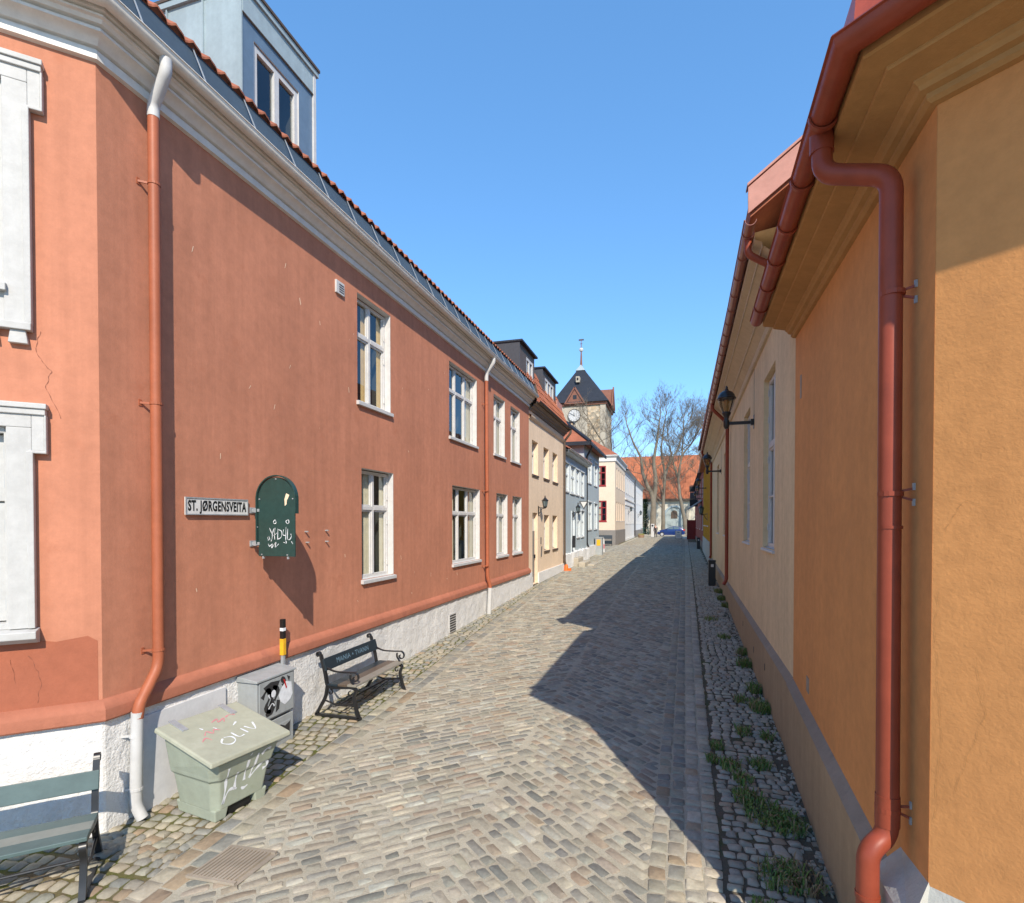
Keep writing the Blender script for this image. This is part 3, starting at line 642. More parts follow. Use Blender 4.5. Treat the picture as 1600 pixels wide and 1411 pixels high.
# chamfer windows: white surrounds with ears, closed shutters
for i, (a, b, c, d) in enumerate(CW):
    mb = MB(TC); e0, e1 = 0.455, 2.105
    mb.box(e0, a, 0.0, 0.05, c - (0.30 if i == 0 else 0.0), d); mb.box(b, e1, 0.0, 0.05, c - (0.30 if i == 0 else 0.0), d); mb.box(e0, e1, 0.0, 0.052, d, d + 0.20)
    mb.box(e0 - 0.012, e0 + 0.035, 0.0, 0.068, c - (0.31 if i == 0 else 0.0), d - .2); mb.box(e1 - 0.035, e1 + 0.012, 0.0, 0.068, c - (0.31 if i == 0 else 0.0), d - .2)
    for ea, eb in ((e0 - 0.085, e0), (e1, e1 + 0.085)): mb.box(ea, eb, 0.0, 0.052, d - 0.19, d + 0.20)
    mb.box(e0 - 0.105, e1 + 0.105, 0.0, 0.085, d + 0.16, d + 0.205); mb.box(e0 - 0.095, e1 + 0.095, 0.0, 0.07, d + 0.11, d + 0.16)
    mb.box(e0 - .10, e0 - .085, 0, .066, d - .2, d + .11); mb.box(e0 - .10, e0 + .02, 0, .066, d - .215, d - .19)
    if i == 0:
        mb.box(a, b, 0.0, 0.03, c - 0.30, c); mb.box(a + .05, b - .05, 0.03, 0.045, c - 0.25, c - .06); mb.box(e0 - 0.01, e1 + 0.01, 0.0, 0.075, c - 0.36, c - 0.30)
        for k in range(9): mb.prism([(e0 + 0.03 + k * 0.19, 0.0, c - 0.36), (e0 + 0.13 + k * 0.19, 0.0, c - 0.36), (e0 + 0.145 + k * 0.19, 0.0, c - 0.47), (e0 + 0.015 + k * 0.19, 0.0, c - 0.47)], (0, 0.05, 0))
    else: mb.prism([(e0 - .03, 0, c), (e0 - .03, .13, c - .02), (e0 - .03, .13, c - .08), (e0 - .03, .07, c - .12), (e0 - .03, 0, c - .13)], (e1 - e0 + .06, 0, 0))
    sr = mb.build('window_surround', M['oldwhite'], rh, bev=0.006)
    mb = MB(TC); mb.box(a, b, -0.16, -0.14, c, d)
    mb.box(a - 0.002, a + 0.025, -0.12, 0.0, c, d); mb.box(b - 0.025, b + 0.002, -0.12, 0.0, c, d); mb.box(a, b, -0.12, 0.0, d - 0.05, d + 0.001); mb.box(a, b, -0.12, 0.02, c - 0.001, c + 0.05)
    mid = (a + b) / 2; zm = c + (d - c) * (0.64 if i == 0 else 0.63)
    for sa, sb in ((a + 0.037, mid - 0.007), (mid + 0.007, b - 0.037)):
        for za, zb in ((c + 0.06, zm - 0.009), (zm + 0.009, d - 0.06)):
            mb.box(sa, sb, -0.138, -0.085, za, zb); mb.box(sa + 0.09, sb - 0.09, -0.085, -0.078, za + 0.09, zb - 0.09)
    sh = mb.build('shutter', M['oldwhite'], sr, bev=0.004)
    for sa in (a + 0.03, b - 0.03):
        for z in (c + 0.2, zm - 0.2, zm + 0.18, d - 0.2): mb = MB(TC); mb.box(sa - 0.012, sa + 0.014, -0.088, -0.066, z - 0.055, z + 0.055); mb.build('hinge', M['galv'], sr)
    if i == 0: mb = MB(TC); mb.prism([(a - .02, -.08, c + .03), (a - .02, .09, c), (a - .02, .09, c - .06), (a - .02, -.08, c - .06)], (b - a + .04, 0, 0)); mb.build('sill', M['oldwhite'], sr, bev=.005)
# dormer over the near windows
TD = frame((-5.5, 0), (0, 1)); dm = MB(TD); wall_holes(dm, 5.95, 7.47, 7.9, 9.50, [(6.17, 7.10, 8.1, 9.30)])
dn = dm.build('dormer', M['zincdark'], rh, recalc=False)
mb = MB(TD); mb.box(5.94, 5.96, -4.2, 0.012, 7.6, 9.82); mb.box(7.46, 7.48, -4.2, 0.0, 7.6, 9.82)
for k in range(5): mb.box(5.915, 5.94, -0.62 - 0.62 * k, -0.60 - 0.62 * k, 7.7, 9.82)
mb.build('cheek', M['zinc'], dn)
mb = MB(TD); mb.box(5.90, 7.52, -4.3, 0.05, 9.82, 9.90); mb.box(5.96, 7.46, -0.1, 0.02, 9.50, 9.82); mb.build('fascia', M['zinc'], dn)
mb = MB(TD); mb.box(5.89, 7.53, -4.32, 0.07, 9.90, 9.94); mb.box(5.95, 7.47, 0.02, 0.026, 9.49, 9.505); mb.build('roof_edge', M['brown'], dn)
mb = MB(TD); mb.box(7.415, 7.475, -0.06, 0.03, 7.7, 9.82); mb.build('corner_post', M['white'], dn)
window(dn, TD, 6.17, 7.10, 8.1, 9.30, 2, 1.0, 0.03, (M['white'],), 0, None, 0.075, small=True)
# downpipes
def pipe(name, T, pts, r, m, parent, rad=0.09, clips=(), cm=None):
    P = arc_path([T(*p) for p in pts], rad); mb = MB(); mb.tube(P, r, 14); o = mb.build(name, m, parent, smooth=50)
    if clips:
        for s_, u, z in clips:
            mb = MB(T)
            mb.tube([(s_, u, z - 0.012), (s_, u, z + 0.012)], r + 0.006, 14); mb.beam((s_, u, z), (s_ - 0.09, 0.0, z), 0.012, 0.02); mb.beam((s_ - 0.085, 0.002, z - 0.03), (s_ - 0.085, 0.002, z + 0.03), 0.03, 0.01, (0, 1, 0))
            mb.build('pipe_clip', cm or m, o)
    return o
pp = pipe('downpipe', TL, [(4.07, 0.10, 6.66), (4.07, 0.10, 1.36), (3.83, 0.145, 1.06), (3.81, 0.145, 0.94)], 0.05, M['redpipe'], rh, 0.10, [(4.07, 0.10, z) for z in (6.0, 3.9, 1.52)])
pipe('swan_neck', TL, [(4.03, 0.305, 7.10), (4.03, 0.305, 6.98), (4.07, 0.10, 6.74), (4.07, 0.10, 6.63)], 0.053, M['white'], pp, 0.10)
pipe('pipe_foot', TL, [(3.81, 0.145, 1.0), (3.81, 0.115, 0.13), (3.835, 0.165, 0.0)], 0.051, M['white'], pp, 0.06, [(3.81, 0.13, 0.78), (3.81, 0.12, 0.28)], M['white'])
p2 = pipe('downpipe', TL, [(13.72, 0.10, 6.55), (13.80, 0.10, 1.30), (13.86, 0.15, 1.05), (13.86, 0.15, 0.95)], 0.05, M['redpipe'], rh, 0.1, [(13.73, 0.10, z) for z in (5.9, 3.6, 1.6)])
pipe('swan_neck', TL, [(13.70, 0.305, 7.10), (13.70, 0.305, 6.98), (13.72, 0.10, 6.72), (13.72, 0.10, 6.52)], 0.053, M['white'], p2, 0.10)
pipe('pipe_foot', TL, [(13.86, 0.15, 1.0), (13.86, 0.12, 0.30), (13.86, 0.12, 0.15)], 0.06, M['white'], p2)
mb = MB(TL); mb.lathe([(0.0, -.03), (.052, -.03), (.052, .03), (0, .03)], (0, 0, 0), 12); mb.v = []; mb.f = []
mb.box(7.12, 7.33, 0, 0.03, 6.22, 6.41)
v1 = mb.build('air_vent', M['white'], rh, bev=.004); mb = MB(TL)
for k in range(4): mb.box(7.19, 7.31, 0.03, 0.034, 6.25 + k * .035, 6.265 + k * .035)
mb.build('slot', M['darkgrey'], v1)
mb = MB(TL); mb.box(11.33, 11.72, 0.02, 0.05, 0.26, 0.68)
v1 = mb.build('plinth_vent', M['white'], rh); mb = MB(TL)
for k in range(7): mb.box(11.36, 11.69, 0.05, 0.056, 0.285 + k * .056, 0.312 + k * .056)
mb.build('slot', M['ink'], v1)
for s_, z in ((6.40, 2.63), (6.42, 2.48), (6.86, 2.64), (6.86, 2.48)): mb = MB(TL); mb.beam((s_, 0, z), (s_, 0.05, z), 0.018, 0.018); mb.build('bolt', M['galv'], rh)
# flaked and scratched render marks
for i in range(30):
    mb = MB(TL); s_ = random.uniform(4.4, 12); z = random.uniform(1.3, 6.3); h = random.uniform(.02, .10); w_ = random.uniform(.004, .014); dx = random.uniform(-.03, .03)
    mb.add([(s_, .003, z), (s_ + w_, .003, z + h * .2), (s_ + w_ + dx, .003, z + h), (s_ + dx, .003, z + h * .9)], [(0, 1, 2, 3)])
    mb.build('scratch', M['peach'], rh, recalc=False)
def cracks(T, parent, paths, wd, m):
    for pth in paths:
        mb = MB(T); q = []
        for (a, b), (c, d) in zip(pth[:-1], pth[1:]):
            for k in range(6): t = k / 6; q.append((a + (c - a) * t + random.uniform(-.008, .008), b + (d - b) * t))
        stroke(mb, q, wd, lambda x, y: (x, .003, y))
        mb.build('crack', m, parent, recalc=False)
M['crackred'] = flat('dark_crack', (0.22, 0.085, 0.055), 0.9)
cracks(TC, rh, [[(0.40, 4.38), (0.43, 4.2), (0.33, 4.05), (0.37, 3.9), (0.24, 3.6)], [(0.5, 1.62), (0.42, 1.4), (0.46, 1.17)], [(0.62, 1.6), (0.58, 1.35)]], 0.004, M['crackred'])

# ------------------------------------------------------------------ peach house
ph = thing('peach_house', 'peach rendered house with brown cornice and two black dormers beside the red house', 'house', (-4.9, 21.6, 0.5))
def reveal(mb, h, rev):
    a, b, c, d = h
    for q in (((a, 0, c), (a, -rev, c), (a, -rev, d), (a, 0, d)), ((b, 0, c), (b, -rev, c), (b, -rev, d), (b, 0, d)), ((a, 0, c), (b, 0, c), (b, -rev, c), (a, -rev, c)), ((a, 0, d), (b, 0, d), (b, -rev, d), (a, -rev, d))): mb.quad(*q)
PU = [(18.95, 19.85, 4.52, 5.74), (20.75, 21.68, 4.52, 5.72), (22.4, 23.4, 4.5, 5.72)]; PL = [(20.85, 21.75, 1.66, 3.06), (22.4, 23.38, 1.66, 3.06)]; PD = (19.02, 19.80, 0.52, 3.12)
mb = MB(TL); wall_holes(mb, 18.5, 24.75, 0.5, 7.0, PU + PL + [PD])
for h in PU + PL: reveal(mb, h, 0.2)
reveal(mb, PD, 0.14)
mb.T = None; mb.box(-12, -6.2, 18.52, 24.73, -0.3, 7.0); mb.quad((-4.9, 24.75, 0), (-7, 24.75, 0), (-7, 24.75, 9), (-4.9, 24.75, 7)); mb.build('wall', M['peach'], ph, recalc=False)
for h in PU + PL:
    window(ph, TL, *h, 2, 0.64, 0.18, (M['white'],), 0.04, [(0, 1)], 0.06, lining=False, small=True, sillm=M['brown'], sill_t=0.09)
mb = MB(TL); mb.box(PD[0], PD[1], -0.16, -0.12, 0.5, 2.45); mb.box(PD[0] + .1, PD[1] - .1, -.12, -.11, 0.7, 1.4); mb.box(PD[0] + .1, PD[1] - .1, -.12, -.11, 1.55, 2.3); dr = mb.build('door', M['greyplinth'], ph)
mb = MB(TL); mb.box(PD[0], PD[1], -0.17, -0.13, 2.45, 3.12); mb.build('transom', M['offwhite'], dr)
mb = MB(TL); mb.beam((19.7, -.12, 1.5), (19.7, -.06, 1.5), .03, .14); mb.build('handle', M['black'], dr)
mb = MB(TL); mb.box(19.82, 24.75, 0.0, 0.05, 0.2, 0.88); mb.box(18.55, 19.0, 0, 0.03, .2, .80); mb.build('plinth', M['white_rough'], ph)
mb = MB(); mb.sweep([(0, 6.42), (0.03, 6.43), (0.09, 6.50), (0.1, 6.54), (0, 6.60)], [(-4.9, 18.5), (-4.9, 24.6)]); mb.build('string_course', M['peach'], ph)
mb = MB(); mb.sweep([(0, 6.72), (0.05, 6.74), (0.07, 6.80), (0.15, 6.84), (0.17, 6.90), (0.26, 6.94), (0.28, 7.0), (0.0, 7.02)], [(-4.9, 18.5), (-4.9, 24.75)]); mb.build('cornice', M['cornice_br'], ph)
gutter(ph, [(-4.9, 18.6), (-4.9, 24.8)], 1, 7.03, 0.06, 0.27, M['brown'])
tile_roof(ph, TL, 18.52, 24.75, 7.05, 0.24, R(68), 1.9, M['tile'], per=5)
mb = MB(); mb.quad((-5.4, 18.5, 8.75), (-5.4, 24.75, 8.75), (-9, 24.75, 9.6), (-9, 18.5, 9.6)); mb.build('roof_top', M['slate'], ph)
TDp = frame((-5.02, 0), (0, 1))
for a, b, zt, w0, w1 in ((17.7, 19.75, 8.86, 18.6, 19.55), (21.05, 23.55, 8.86, 21.5, 23.1)):
    mb = MB(TDp); wall_holes(mb, a, b, 7.3, zt, [(w0, w1, 7.45, zt - 0.22)]); mb.box(a, a + .03, -3, -.001, 7.2, zt); mb.box(b - .03, b, -3, -.001, 7.2, zt)
    dd = mb.build('dormer', M['brown'], ph, recalc=False); mb = MB(TDp); mb.box(a - .06, b + .06, -3, 0.12, zt, zt + .06); mb.build('dormer_roof', M['slate'], dd)
    mb = MB(TDp); mb.box(a - .02, a - .003, -3, .02, 7.2, zt); mb.build('cheek', M['darkgrey'], dd)
    window(dd, TDp, w0, w1, 7.45, zt - 0.22, 3 if b > 20 else 2, 1.0, 0.02, (M['white'],), 0, [(0, .3)], 0.09, small=True)
mb = MB(TL); mb.box(23.62, 24.72, -0.12, -0.06, 7.5, 8.15); mb.build('roof_panel', M['barge'], ph)
pipe('downpipe', TL, [(24.6, 0.36, 7.0), (24.6, 0.36, 6.85), (24.65, 0.07, 6.5), (24.65, 0.08, 1.0), (24.7, .12, .8)], 0.05, M['brown'], ph, .1)
mb = MB(TL); mb.box(20.25, 20.33, 0, .02, 1.95, 2.2); mb.beam((20.28, .03, 1.45), (20.36, .03, 1.85), .03, .03); mb.build('door_bell', M['darkgrey'], ph)

# ------------------------------------------------------------------ grey-blue wooden houses
def board_wall(mb, s0, s1, z0, z1, u=0.0, holes=()): wall_holes(mb, s0, s1, z0, z1, list(holes), u)
ba = thing('blue_house', 'low grey-blue wooden house with tiled eave and stone steps, next to the peach house', 'house', (-4.95, 28.4, 0.6))
TA = frame((-4.95, 0), (0, 1)); HA = [(25.15, 26.25, 4.28, 5.55), (26.75, 27.95, 4.25, 5.55), (28.3, 29.25, 4.25, 5.5), (29.85, 30.85, 4.25, 5.5), (28.65, 29.5, 2.0, 3.32), (30.0, 30.9, 2.0, 3.35), (27.05, 27.85, 1.0, 3.25)]
mb = MB(TA); wall_holes(mb, 24.78, 32, 1.25, 6.15, HA)
mb.T = None; mb.box(-11, -6.2, 24.8, 31.98, 0, 6.1); mb.build('wall', M['blue'], ba, recalc=False)
for h in HA[:6]:
    f = window(ba, TA, *h, 2, 0.62, 0.04, (M['bluewhite'],), 0.05, [(0, 1)], 0.07, small=True)
    mb = MB(TA); a, b, c, d = h
    mb.box(a - .12, a - .004, 0, .035, c - .06, d + .06); mb.box(b + .004, b + .12, 0, .035, c - .06, d + .06); mb.box(a - .16, b + .16, 0, .06, d + .06, d + .15); mb.build('casing', M['bluewhite'], f)
h = HA[6]; mb = MB(TA); mb.box(h[0], h[1], -.1, -.05, h[2], h[3]); mb.box(h[0] - .1, h[0], -.1, .03, h[2], h[3] + .1); mb.box(h[1], h[1] + .1, -.1, .03, h[2], h[3] + .1); mb.build('door', M['bluewhite'], ba)
mb = MB(TA); vs = [(24.8 + i * .36, 0.14 + random.uniform(-.04, .05), z + (random.uniform(-.05, .05) if z > 1 else 0)) for z in (.3, .8, 1.25, 1.3) for i in range(21)]; vs[63:] = [(v[0], 0.0, v[2]) for v in vs[63:]]
mb.add(vs, [(j * 21 + i, j * 21 + i + 1, j * 21 + i + 22, j * 21 + i + 21) for j in range(3) for i in range(20)]); mb.build('plinth', M['white_rough'], ba, recalc=False)
mb = MB(); mb.sweep([(0, 6.0), (.25, 6.05), (.27, 6.12), (0, 6.15)], [(-4.95, 24.8), (-4.95, 32)]); mb.build('eave', M['bluewhite'], ba)
gutter(ba, [(-4.95, 24.85), (-4.95, 31.9)], 1, 6.18, .06, .25, M['white'])
tile_roof(ba, TA, 24.8, 32, 6.2, 0.3, R(33), 4.2, M['tile'], per=4)
mb = MB(TA); mb.box(27.1, 27.35, .04, .16, 1.5, 2.1); mb.build('mailbox', M['black'], ba)
bb = thing('blue_house', 'taller grey-blue wooden house with hipped roof and black downpipe, beyond the low blue one', 'house', (-5.1, 35.3, 0.6))
TB_ = frame((-5.1, 0), (0, 1)); HB = [(33.5, 34.8, 5.25, 6.72), (36.2, 37.5, 5.25, 6.72), (33.6, 34.9, 2.35, 3.98), (36.2, 37.5, 2.35, 3.98)]
mb = MB(TB_); wall_holes(mb, 32.0, 38.6, 1.25, 7.35, HB); mb.T = None
mb.quad((-5.1, 32.02, 0.6), (-11, 32.02, 0.6), (-11, 32.02, 7.35), (-5.1, 32.02, 7.35)); mb.quad((-5.1, 38.6, 0.6), (-11, 38.6, 0.6), (-11, 38.6, 7.35), (-5.1, 38.6, 7.35)); mb.build('wall', M['blue'], bb, recalc=False)
for h in HB:
    f = window(bb, TB_, *h, 2, 0.62, 0.04, (M['bluewhite'],), 0.05, [(0, 1)], 0.07, small=True)
    mb = MB(TB_); a, b, c, d = h
    mb.box(a - .12, a - .004, 0, .035, c - .06, d + .06); mb.box(b + .004, b + .12, 0, .035, c - .06, d + .06); mb.box(a - .16, b + .16, 0, .06, d + .06, d + .15); mb.build('casing', M['bluewhite'], f)
mb = MB(TB_); mb.box(31.95, 38.65, 0, .12, .3, 1.3); mb.build('plinth', M['white_rough'], bb)
mb = MB(); hip_box(mb, -11, -5.1, 32, 38.6, 7.42, 10.3, .42); rf = mb.build('roof', M['tile'], bb)
mb = MB(); mb.tube([(-4.7, 31.6, 7.48), (-8.05, 34.9, 10.36)], .1, 8); mb.tube([(-8.05, 34.9, 10.36), (-8.05, 35.7, 10.36)], .1, 8); mb.box(-11.4, -4.66, 31.56, 31.6, 7.28, 7.5); mb.box(-4.68, -4.62, 31.56, 39, 7.28, 7.5); mb.build('ridge', M['slate'], rf)
mb = MB(); mb.box(-6.95, -6.5, 35.8, 36.4, 8.3, 9.38); ch = mb.build('chimney', M['beige'], rf); mb = MB(); mb.box(-7.02, -6.43, 35.75, 36.45, 9.38, 9.46); mb.box(-6.85, -6.6, 35.78, 35.795, 9.18, 9.36); mb.build('chimney_cap', M['ink'], ch)
gutter(bb, [(-5.1, 31.7), (-5.1, 38.9)], 1, 7.42, .06, .36, M['white'])
pipe('downpipe', TB_, [(32.3, .42, 7.36), (32.3, .42, 7.2), (32.35, .1, 6.7), (32.5, .1, 1.5), (32.5, .2, 1.3)], .06, M['black'], bb, .12)

# ------------------------------------------------------------------ cream and white houses
ch = thing('cream_house', 'cream corner house with dark red windows and grey plinth where the street widens', 'house', (-5.25, 51, 0.7))
TF = frame((-5.25, 51), (-1, 0), -1); TS = frame((-5.25, 0), (0, 1))
HF = [(.85, 1.75, 6.2, 8.05), (.78, 1.68, 2.9, 4.82)]; HS = [(52.2 + 1.95 * i, 53.0 + 1.95 * i, z, z + 1.8) for i in range(5) for z in (6.15, 2.95)]
mb = MB(TF); wall_holes(mb, 0, 5, 2.05, 8.5, HF); mb.T = TS; wall_holes(mb, 51, 61.5, 2.05, 8.5, HS)
for h in HS: reveal(mb, h, .18)
mb.T = None; mb.box(-12, -6.4, 52.2, 61.45, 0, 8.6); mb.build('wall', M['cream'], ch, recalc=False)
CPa = [(-10.2, 51), (-5.25, 51), (-5.25, 61.5)]
mb = MB(); mb.sweep([(0.0, 2.08), (0.05, 2.05), (0.05, 0.3)], CPa); mb.build('plinth', M['greyplinth'], ch)
mb = MB(); mb.sweep([(0, 8.42), (.1, 8.46), (.12, 8.75), (.3, 8.95), (.3, 9.02), (0, 9.05)], CPa); mb.build('cornice', M['offwhite'], ch)
mb = MB(); hip_box(mb, -10.2, -5.25, 51, 61.5, 9.03, 10.9, .3); mb.build('roof', M['tile'], ch)
for h in HF: window(ch, TF, *h, 2, .66, .02, (M['winred'],), .04, [(.55, .95)], .08, bars=(.33,), small=True, sillm=M['winred'])
for h in HS: window(ch, TS, *h, 2, .66, .16, (M['winred'],), .03, [(0, 1)], .06, lining=False, small=True)
def plain_house(name, label, y0, y1, zt, wm, plm, zp, wins, roofm, X0=-5.25, roofz=2.4, corn=M['white'], X1=-12.0, cols=2, wm2=M['white']):
    t = thing(name, label, 'house', (X0, (y0 + y1) / 2, .75)); T = frame((X0, 0), (0, 1))
    mb = MB(T); wall_holes(mb, y0, y1, zp, zt, wins); mb.T = None
    for y in (y0 + .02, y1 - .02): mb.quad((X0, y, .3), (X1, y, .3), (X1, y, zt), (X0, y, zt))
    mb.quad((X1, y0, .3), (X1, y1, .3), (X1, y1, zt), (X1, y0, zt)); mb.build('wall', wm, t, recalc=False)
    mb = MB(T); mb.box(y0, y1, 0, .05, .3, zp); mb.build('plinth', plm, t)
    mb = MB(); mb.sweep([(0, zt - .5), (.06, zt - .48), (.06, zt - .2), (.3, zt - .02), (.32, zt + .08), (0, zt + .1)], [(X0, y0), (X0, y1)]); mb.build('cornice', corn, t)
    mb = MB(); mb.prism([(X0 + .35, y0, zt + .05), ((X0 + X1) / 2, y0, zt + roofz), (X1 - .3, y0, zt + .05)], (0, y1 - y0, 0)); mb.build('roof', roofm, t)
    for h in wins: window(t, T, *h, cols, .64, .06, (wm2,), .06, [(0, 1)], .07, small=True)
    return t, T
h1 = [(62.6 + 2.35 * i, 63.6 + 2.35 * i, z, z + 1.75) for i in range(6) for z in (6.15, 2.7)]
wa, TWa = plain_house('white_house', 'tall white house with cornice between the cream house and the last white house', 61.5, 76, 8.65, M['whitehouse'], M['whitehouse'], 1.0, h1, M['slate'])
mb = MB(TWa); mb.box(61.5, 76, .0, .1, 5.35, 5.5); mb.box(61.5, 76, .0, .07, 4.75, 4.85); mb.build('string_course', M['offwhite'], wa)
mb = MB(); mb.box(-8, -5.9, 64, 75, 8.7, 9.9); mb.build('attic', M['whitehouse'], wa)
pipe('downpipe', TWa, [(76, .12, 8.4), (76, .12, 1.0)], .09, M['darkgrey'], wa)
h2 = [(77.6 + 3.3 * i, 78.6 + 3.3 * i, z, z + 1.7) for i in range(6) for z in (5.6, 2.6)]
wb, TWb = plain_house('white_house', 'farthest white house on the left, ending before the churchyard trees', 76, 97, 8.6, M['whitehouse'], M['greyplinth'], 1.7, h2, M['slate'])

# ------------------------------------------------------------------ church: tower and nave
cu = thing('church', 'stone church with clock tower and long orange tiled nave closing the street', 'church', (-10, 118, .75))
mb = MB(); mb.box(-25.6, -14.6, 120, 133, 0, 29.0); tw = mb.build('tower_wall', M['stone'], cu)
mb = MB(); mb.box(-24.2, -18.4, 119.82, 119.98, 5, 28.4); mb.box(-15.6, -14.45, 119.8, 121.2, 5, 29.0); mb.build('stone_band', M['stone2'], tw)
mb = MB(); mb.box(-26.0, -14.2, 119.6, 133.4, 28.7, 29.3); mb.build('tower_cornice', M['gable'], cu)
mb = MB(); hip_box(mb, -25.6, -14.6, 120, 133, 29.3, 39.3, .9); mb.v[4] = (-20.9, 126.2, 39.3); mb.v[5] = (-20.9, 126.8, 39.3); tr = mb.build('tower_roof', M['slate'], cu)
mb = MB(); mb.prism([(-22.0, 125.05, 37.9), (-19.8, 125.05, 37.9), (-20.9, 126.1, 39.5)], (0, 2, 0)); mb.build('roof_cap', M['zinc'], tr)
for px, ax in ((-21.3, 0), (0, 1)):
    mb = MB()
    if ax == 0: mb.prism([(-22.9, 119.2, 29.2), (-19.3, 119.2, 29.2), (-21.1, 119.2, 32.2)], (0, 4.0, 0)); mb.beam((-23.3, 119.1, 29.0), (-21.1, 119.1, 32.6), .3, .3); mb.beam((-18.9, 119.1, 29.0), (-21.1, 119.1, 32.6), .3, .3); mb.box(-23.2, -19.0, 119.1, 119.3, 29.0, 29.3)
    else: mb.prism([(-13.6, 124.2, 29.2), (-13.6, 129.0, 29.2), (-13.6, 126.6, 33.4)], (-4, 0, 0)); mb.beam((-13.5, 123.8, 29.0), (-13.5, 126.6, 33.8), .3, .3); mb.beam((-13.5, 129.4, 29), (-13.5, 126.6, 33.8), .3, .3)
    g = mb.build('gable', M['gable'], tr)
    if ax == 0: mb = MB(); mb.box(-21.5, -20.7, 119.15, 119.2, 30.0, 30.9); mb.build('louvre', M['slate'], g)
mb = MB(); mb.box(-21.35, -20.55, 121.9, 124, 34.4, 35.7); mb.build('roof_hatch', M['stone2'], tr); mb = MB(); mb.box(-21.15, -20.75, 121.86, 121.9, 34.8, 35.4); mb.build('hatch_opening', M['ink'], tr)
mb = MB(); mb.tube([(-20.9, 126.5, 39.0), (-20.9, 126.5, 43.2), (-20.9, 126.5, 45.6)], [.3, .1, .05], 8); sp = mb.build('spire', M['gable'], tr)
mb = MB(); mb.lathe([(0, -.5), (.35, -.35), (.5, 0), (.35, .35), (0, .5)], (-20.9, 126.5, 43.0), 12); mb.build('orb', M['white'], sp)
mb = MB(); mb.beam((-21.5, 126.5, 45.3), (-20.3, 126.5, 45.3), .08, .35); mb.beam((-21.2, 126.5, 44.4), (-20.6, 126.5, 44.4), .08, .1); mb.build('weather_vane', M['darkgrey'], sp)
cc = (-21.3, 119.7, 26.5)
mb = MB(); mb.tube([(cc[0], 119.72, cc[2]), (cc[0], 119.55, cc[2])], 1.33, 32); ck = mb.build('clock', M['white'], cu)
mb = MB()
mb.tube([(cc[0] + 1.36 * math.cos(a * .1963), 119.54, cc[2] + 1.36 * math.sin(a * .1963)) for a in range(33)], .06, 6)
for k in range(12):
    a = k * math.pi / 6; mb.beam((cc[0] + .95 * math.sin(a), 119.53, cc[2] + .95 * math.cos(a)), (cc[0] + 1.22 * math.sin(a), 119.53, cc[2] + 1.22 * math.cos(a)), .02, .12, (0, 1, 0))
mb.build('dial_mark', M['ink'], ck)
for a, L, w_ in ((-60, 1.2, .16), (-2, .75, .2)):
    a = R(a); mb = MB(); mb.beam((cc[0] - .2 * math.sin(a), 119.5, cc[2] - .2 * math.cos(a)), (cc[0] + L * math.sin(a), 119.5, cc[2] + L * math.cos(a)), w_, .03); mb.build('hand', M['ink'], ck)
# arched openings under the clock
mb = MB(); A = [(-20.9 + 1.9 * math.cos(math.pi * k / 12), 119.75, 21.3 + 1.9 * math.sin(math.pi * k / 12)) for k in range(13)]; mb.tube(A, .14, 6); mb.tube([A[0], (A[0][0], 119.75, 16)], .14, 6); mb.tube([A[-1], (A[-1][0], 119.75, 16)], .14, 6); mb.build('arch_moulding', M['stone2'], tw)
mb = MB()
for x, z, r in ((-21.6, 21.7, .55), (-20.2, 19.4, .7)):
    mb.prism([(x + r * math.cos(math.pi * k / 8), 119.86, z + r * math.sin(math.pi * k / 8)) for k in range(9)] + [(x - r, 119.86, z - (0 if r < .6 else 3)), (x + r, 119.86, z - (0 if r < .6 else 3))], (0, .06, 0))
mb.build('belfry_opening', M['ink'], tw)
# nave
mb = MB(); mb.box(-14.5, 14, 112, 124, 0, 7.4); nv = mb.build('nave_wall', M['navewall'], cu)
M['nave_roof'] = paint('orange_nave_tile', (0.40, 0.135, 0.065), 0.85, 0.25, 5, 0.4, 0.05, stain=(0.30, 0.11, 0.06))
mb = MB(); mb.prism([(-14.8, 111.4, 7.5), (-14.8, 117.9, 16.7), (-14.8, 124.6, 7.5)], (29.2, 0, 0)); nr = mb.build('nave_roof', M['nave_roof'], cu)
mb = MB()
for k in range(62): mb.beam((-14.7 + k * .47, 111.36, 7.53), (-14.7 + k * .47, 117.86, 16.73), .1, .06)
mb.build('tile_row', M['nave_roof'], nr)
mb = MB(); mb.box(-14.8, 14.4, 111.35, 112.0, 7.05, 7.5); mb.build('nave_eave', M['brown'], cu)
def arch_poly(cx, y, z0, zs, r, n=14): return [(cx - r, y, z0)] + [(cx + r * math.cos(math.pi - math.pi * k / n), y, zs + r * math.sin(math.pi * k / n)) for k in range(n + 1)] + [(cx + r, y, z0)]
mb = MB(); mb.prism(arch_poly(0.1, 111.85, .7, 4.1, 1.9), (0, .14, 0)); ar = mb.build('portal', M['archstone'], cu)
mb = MB(); mb.tube([(0.1 + 1.9 * math.cos(math.pi * k / 16), 111.8, 4.1 + 1.9 * math.sin(math.pi * k / 16)) for k in range(17)], .22, 6); mb.tube([(-1.8, 111.8, 4.1), (-1.8, 111.8, .7)], .2, 6); mb.tube([(2.0, 111.8, 4.1), (2.0, 111.8, .7)], .2, 6); mb.build('arch_moulding', M['zinc'], ar)
mb = MB(); mb.prism(arch_poly(0.0, 111.80, 3.6, 4.6, .62), (0, .06, 0)); mb.build('portal_window', M['brown'], ar)
mb = MB(); mb.box(2.3, 2.75, 111.5, 112, .7, 6.0); mb.box(-6.6, -5.6, 111.5, 112, .7, 6.6); mb.build('buttress', M['stone2'], cu)

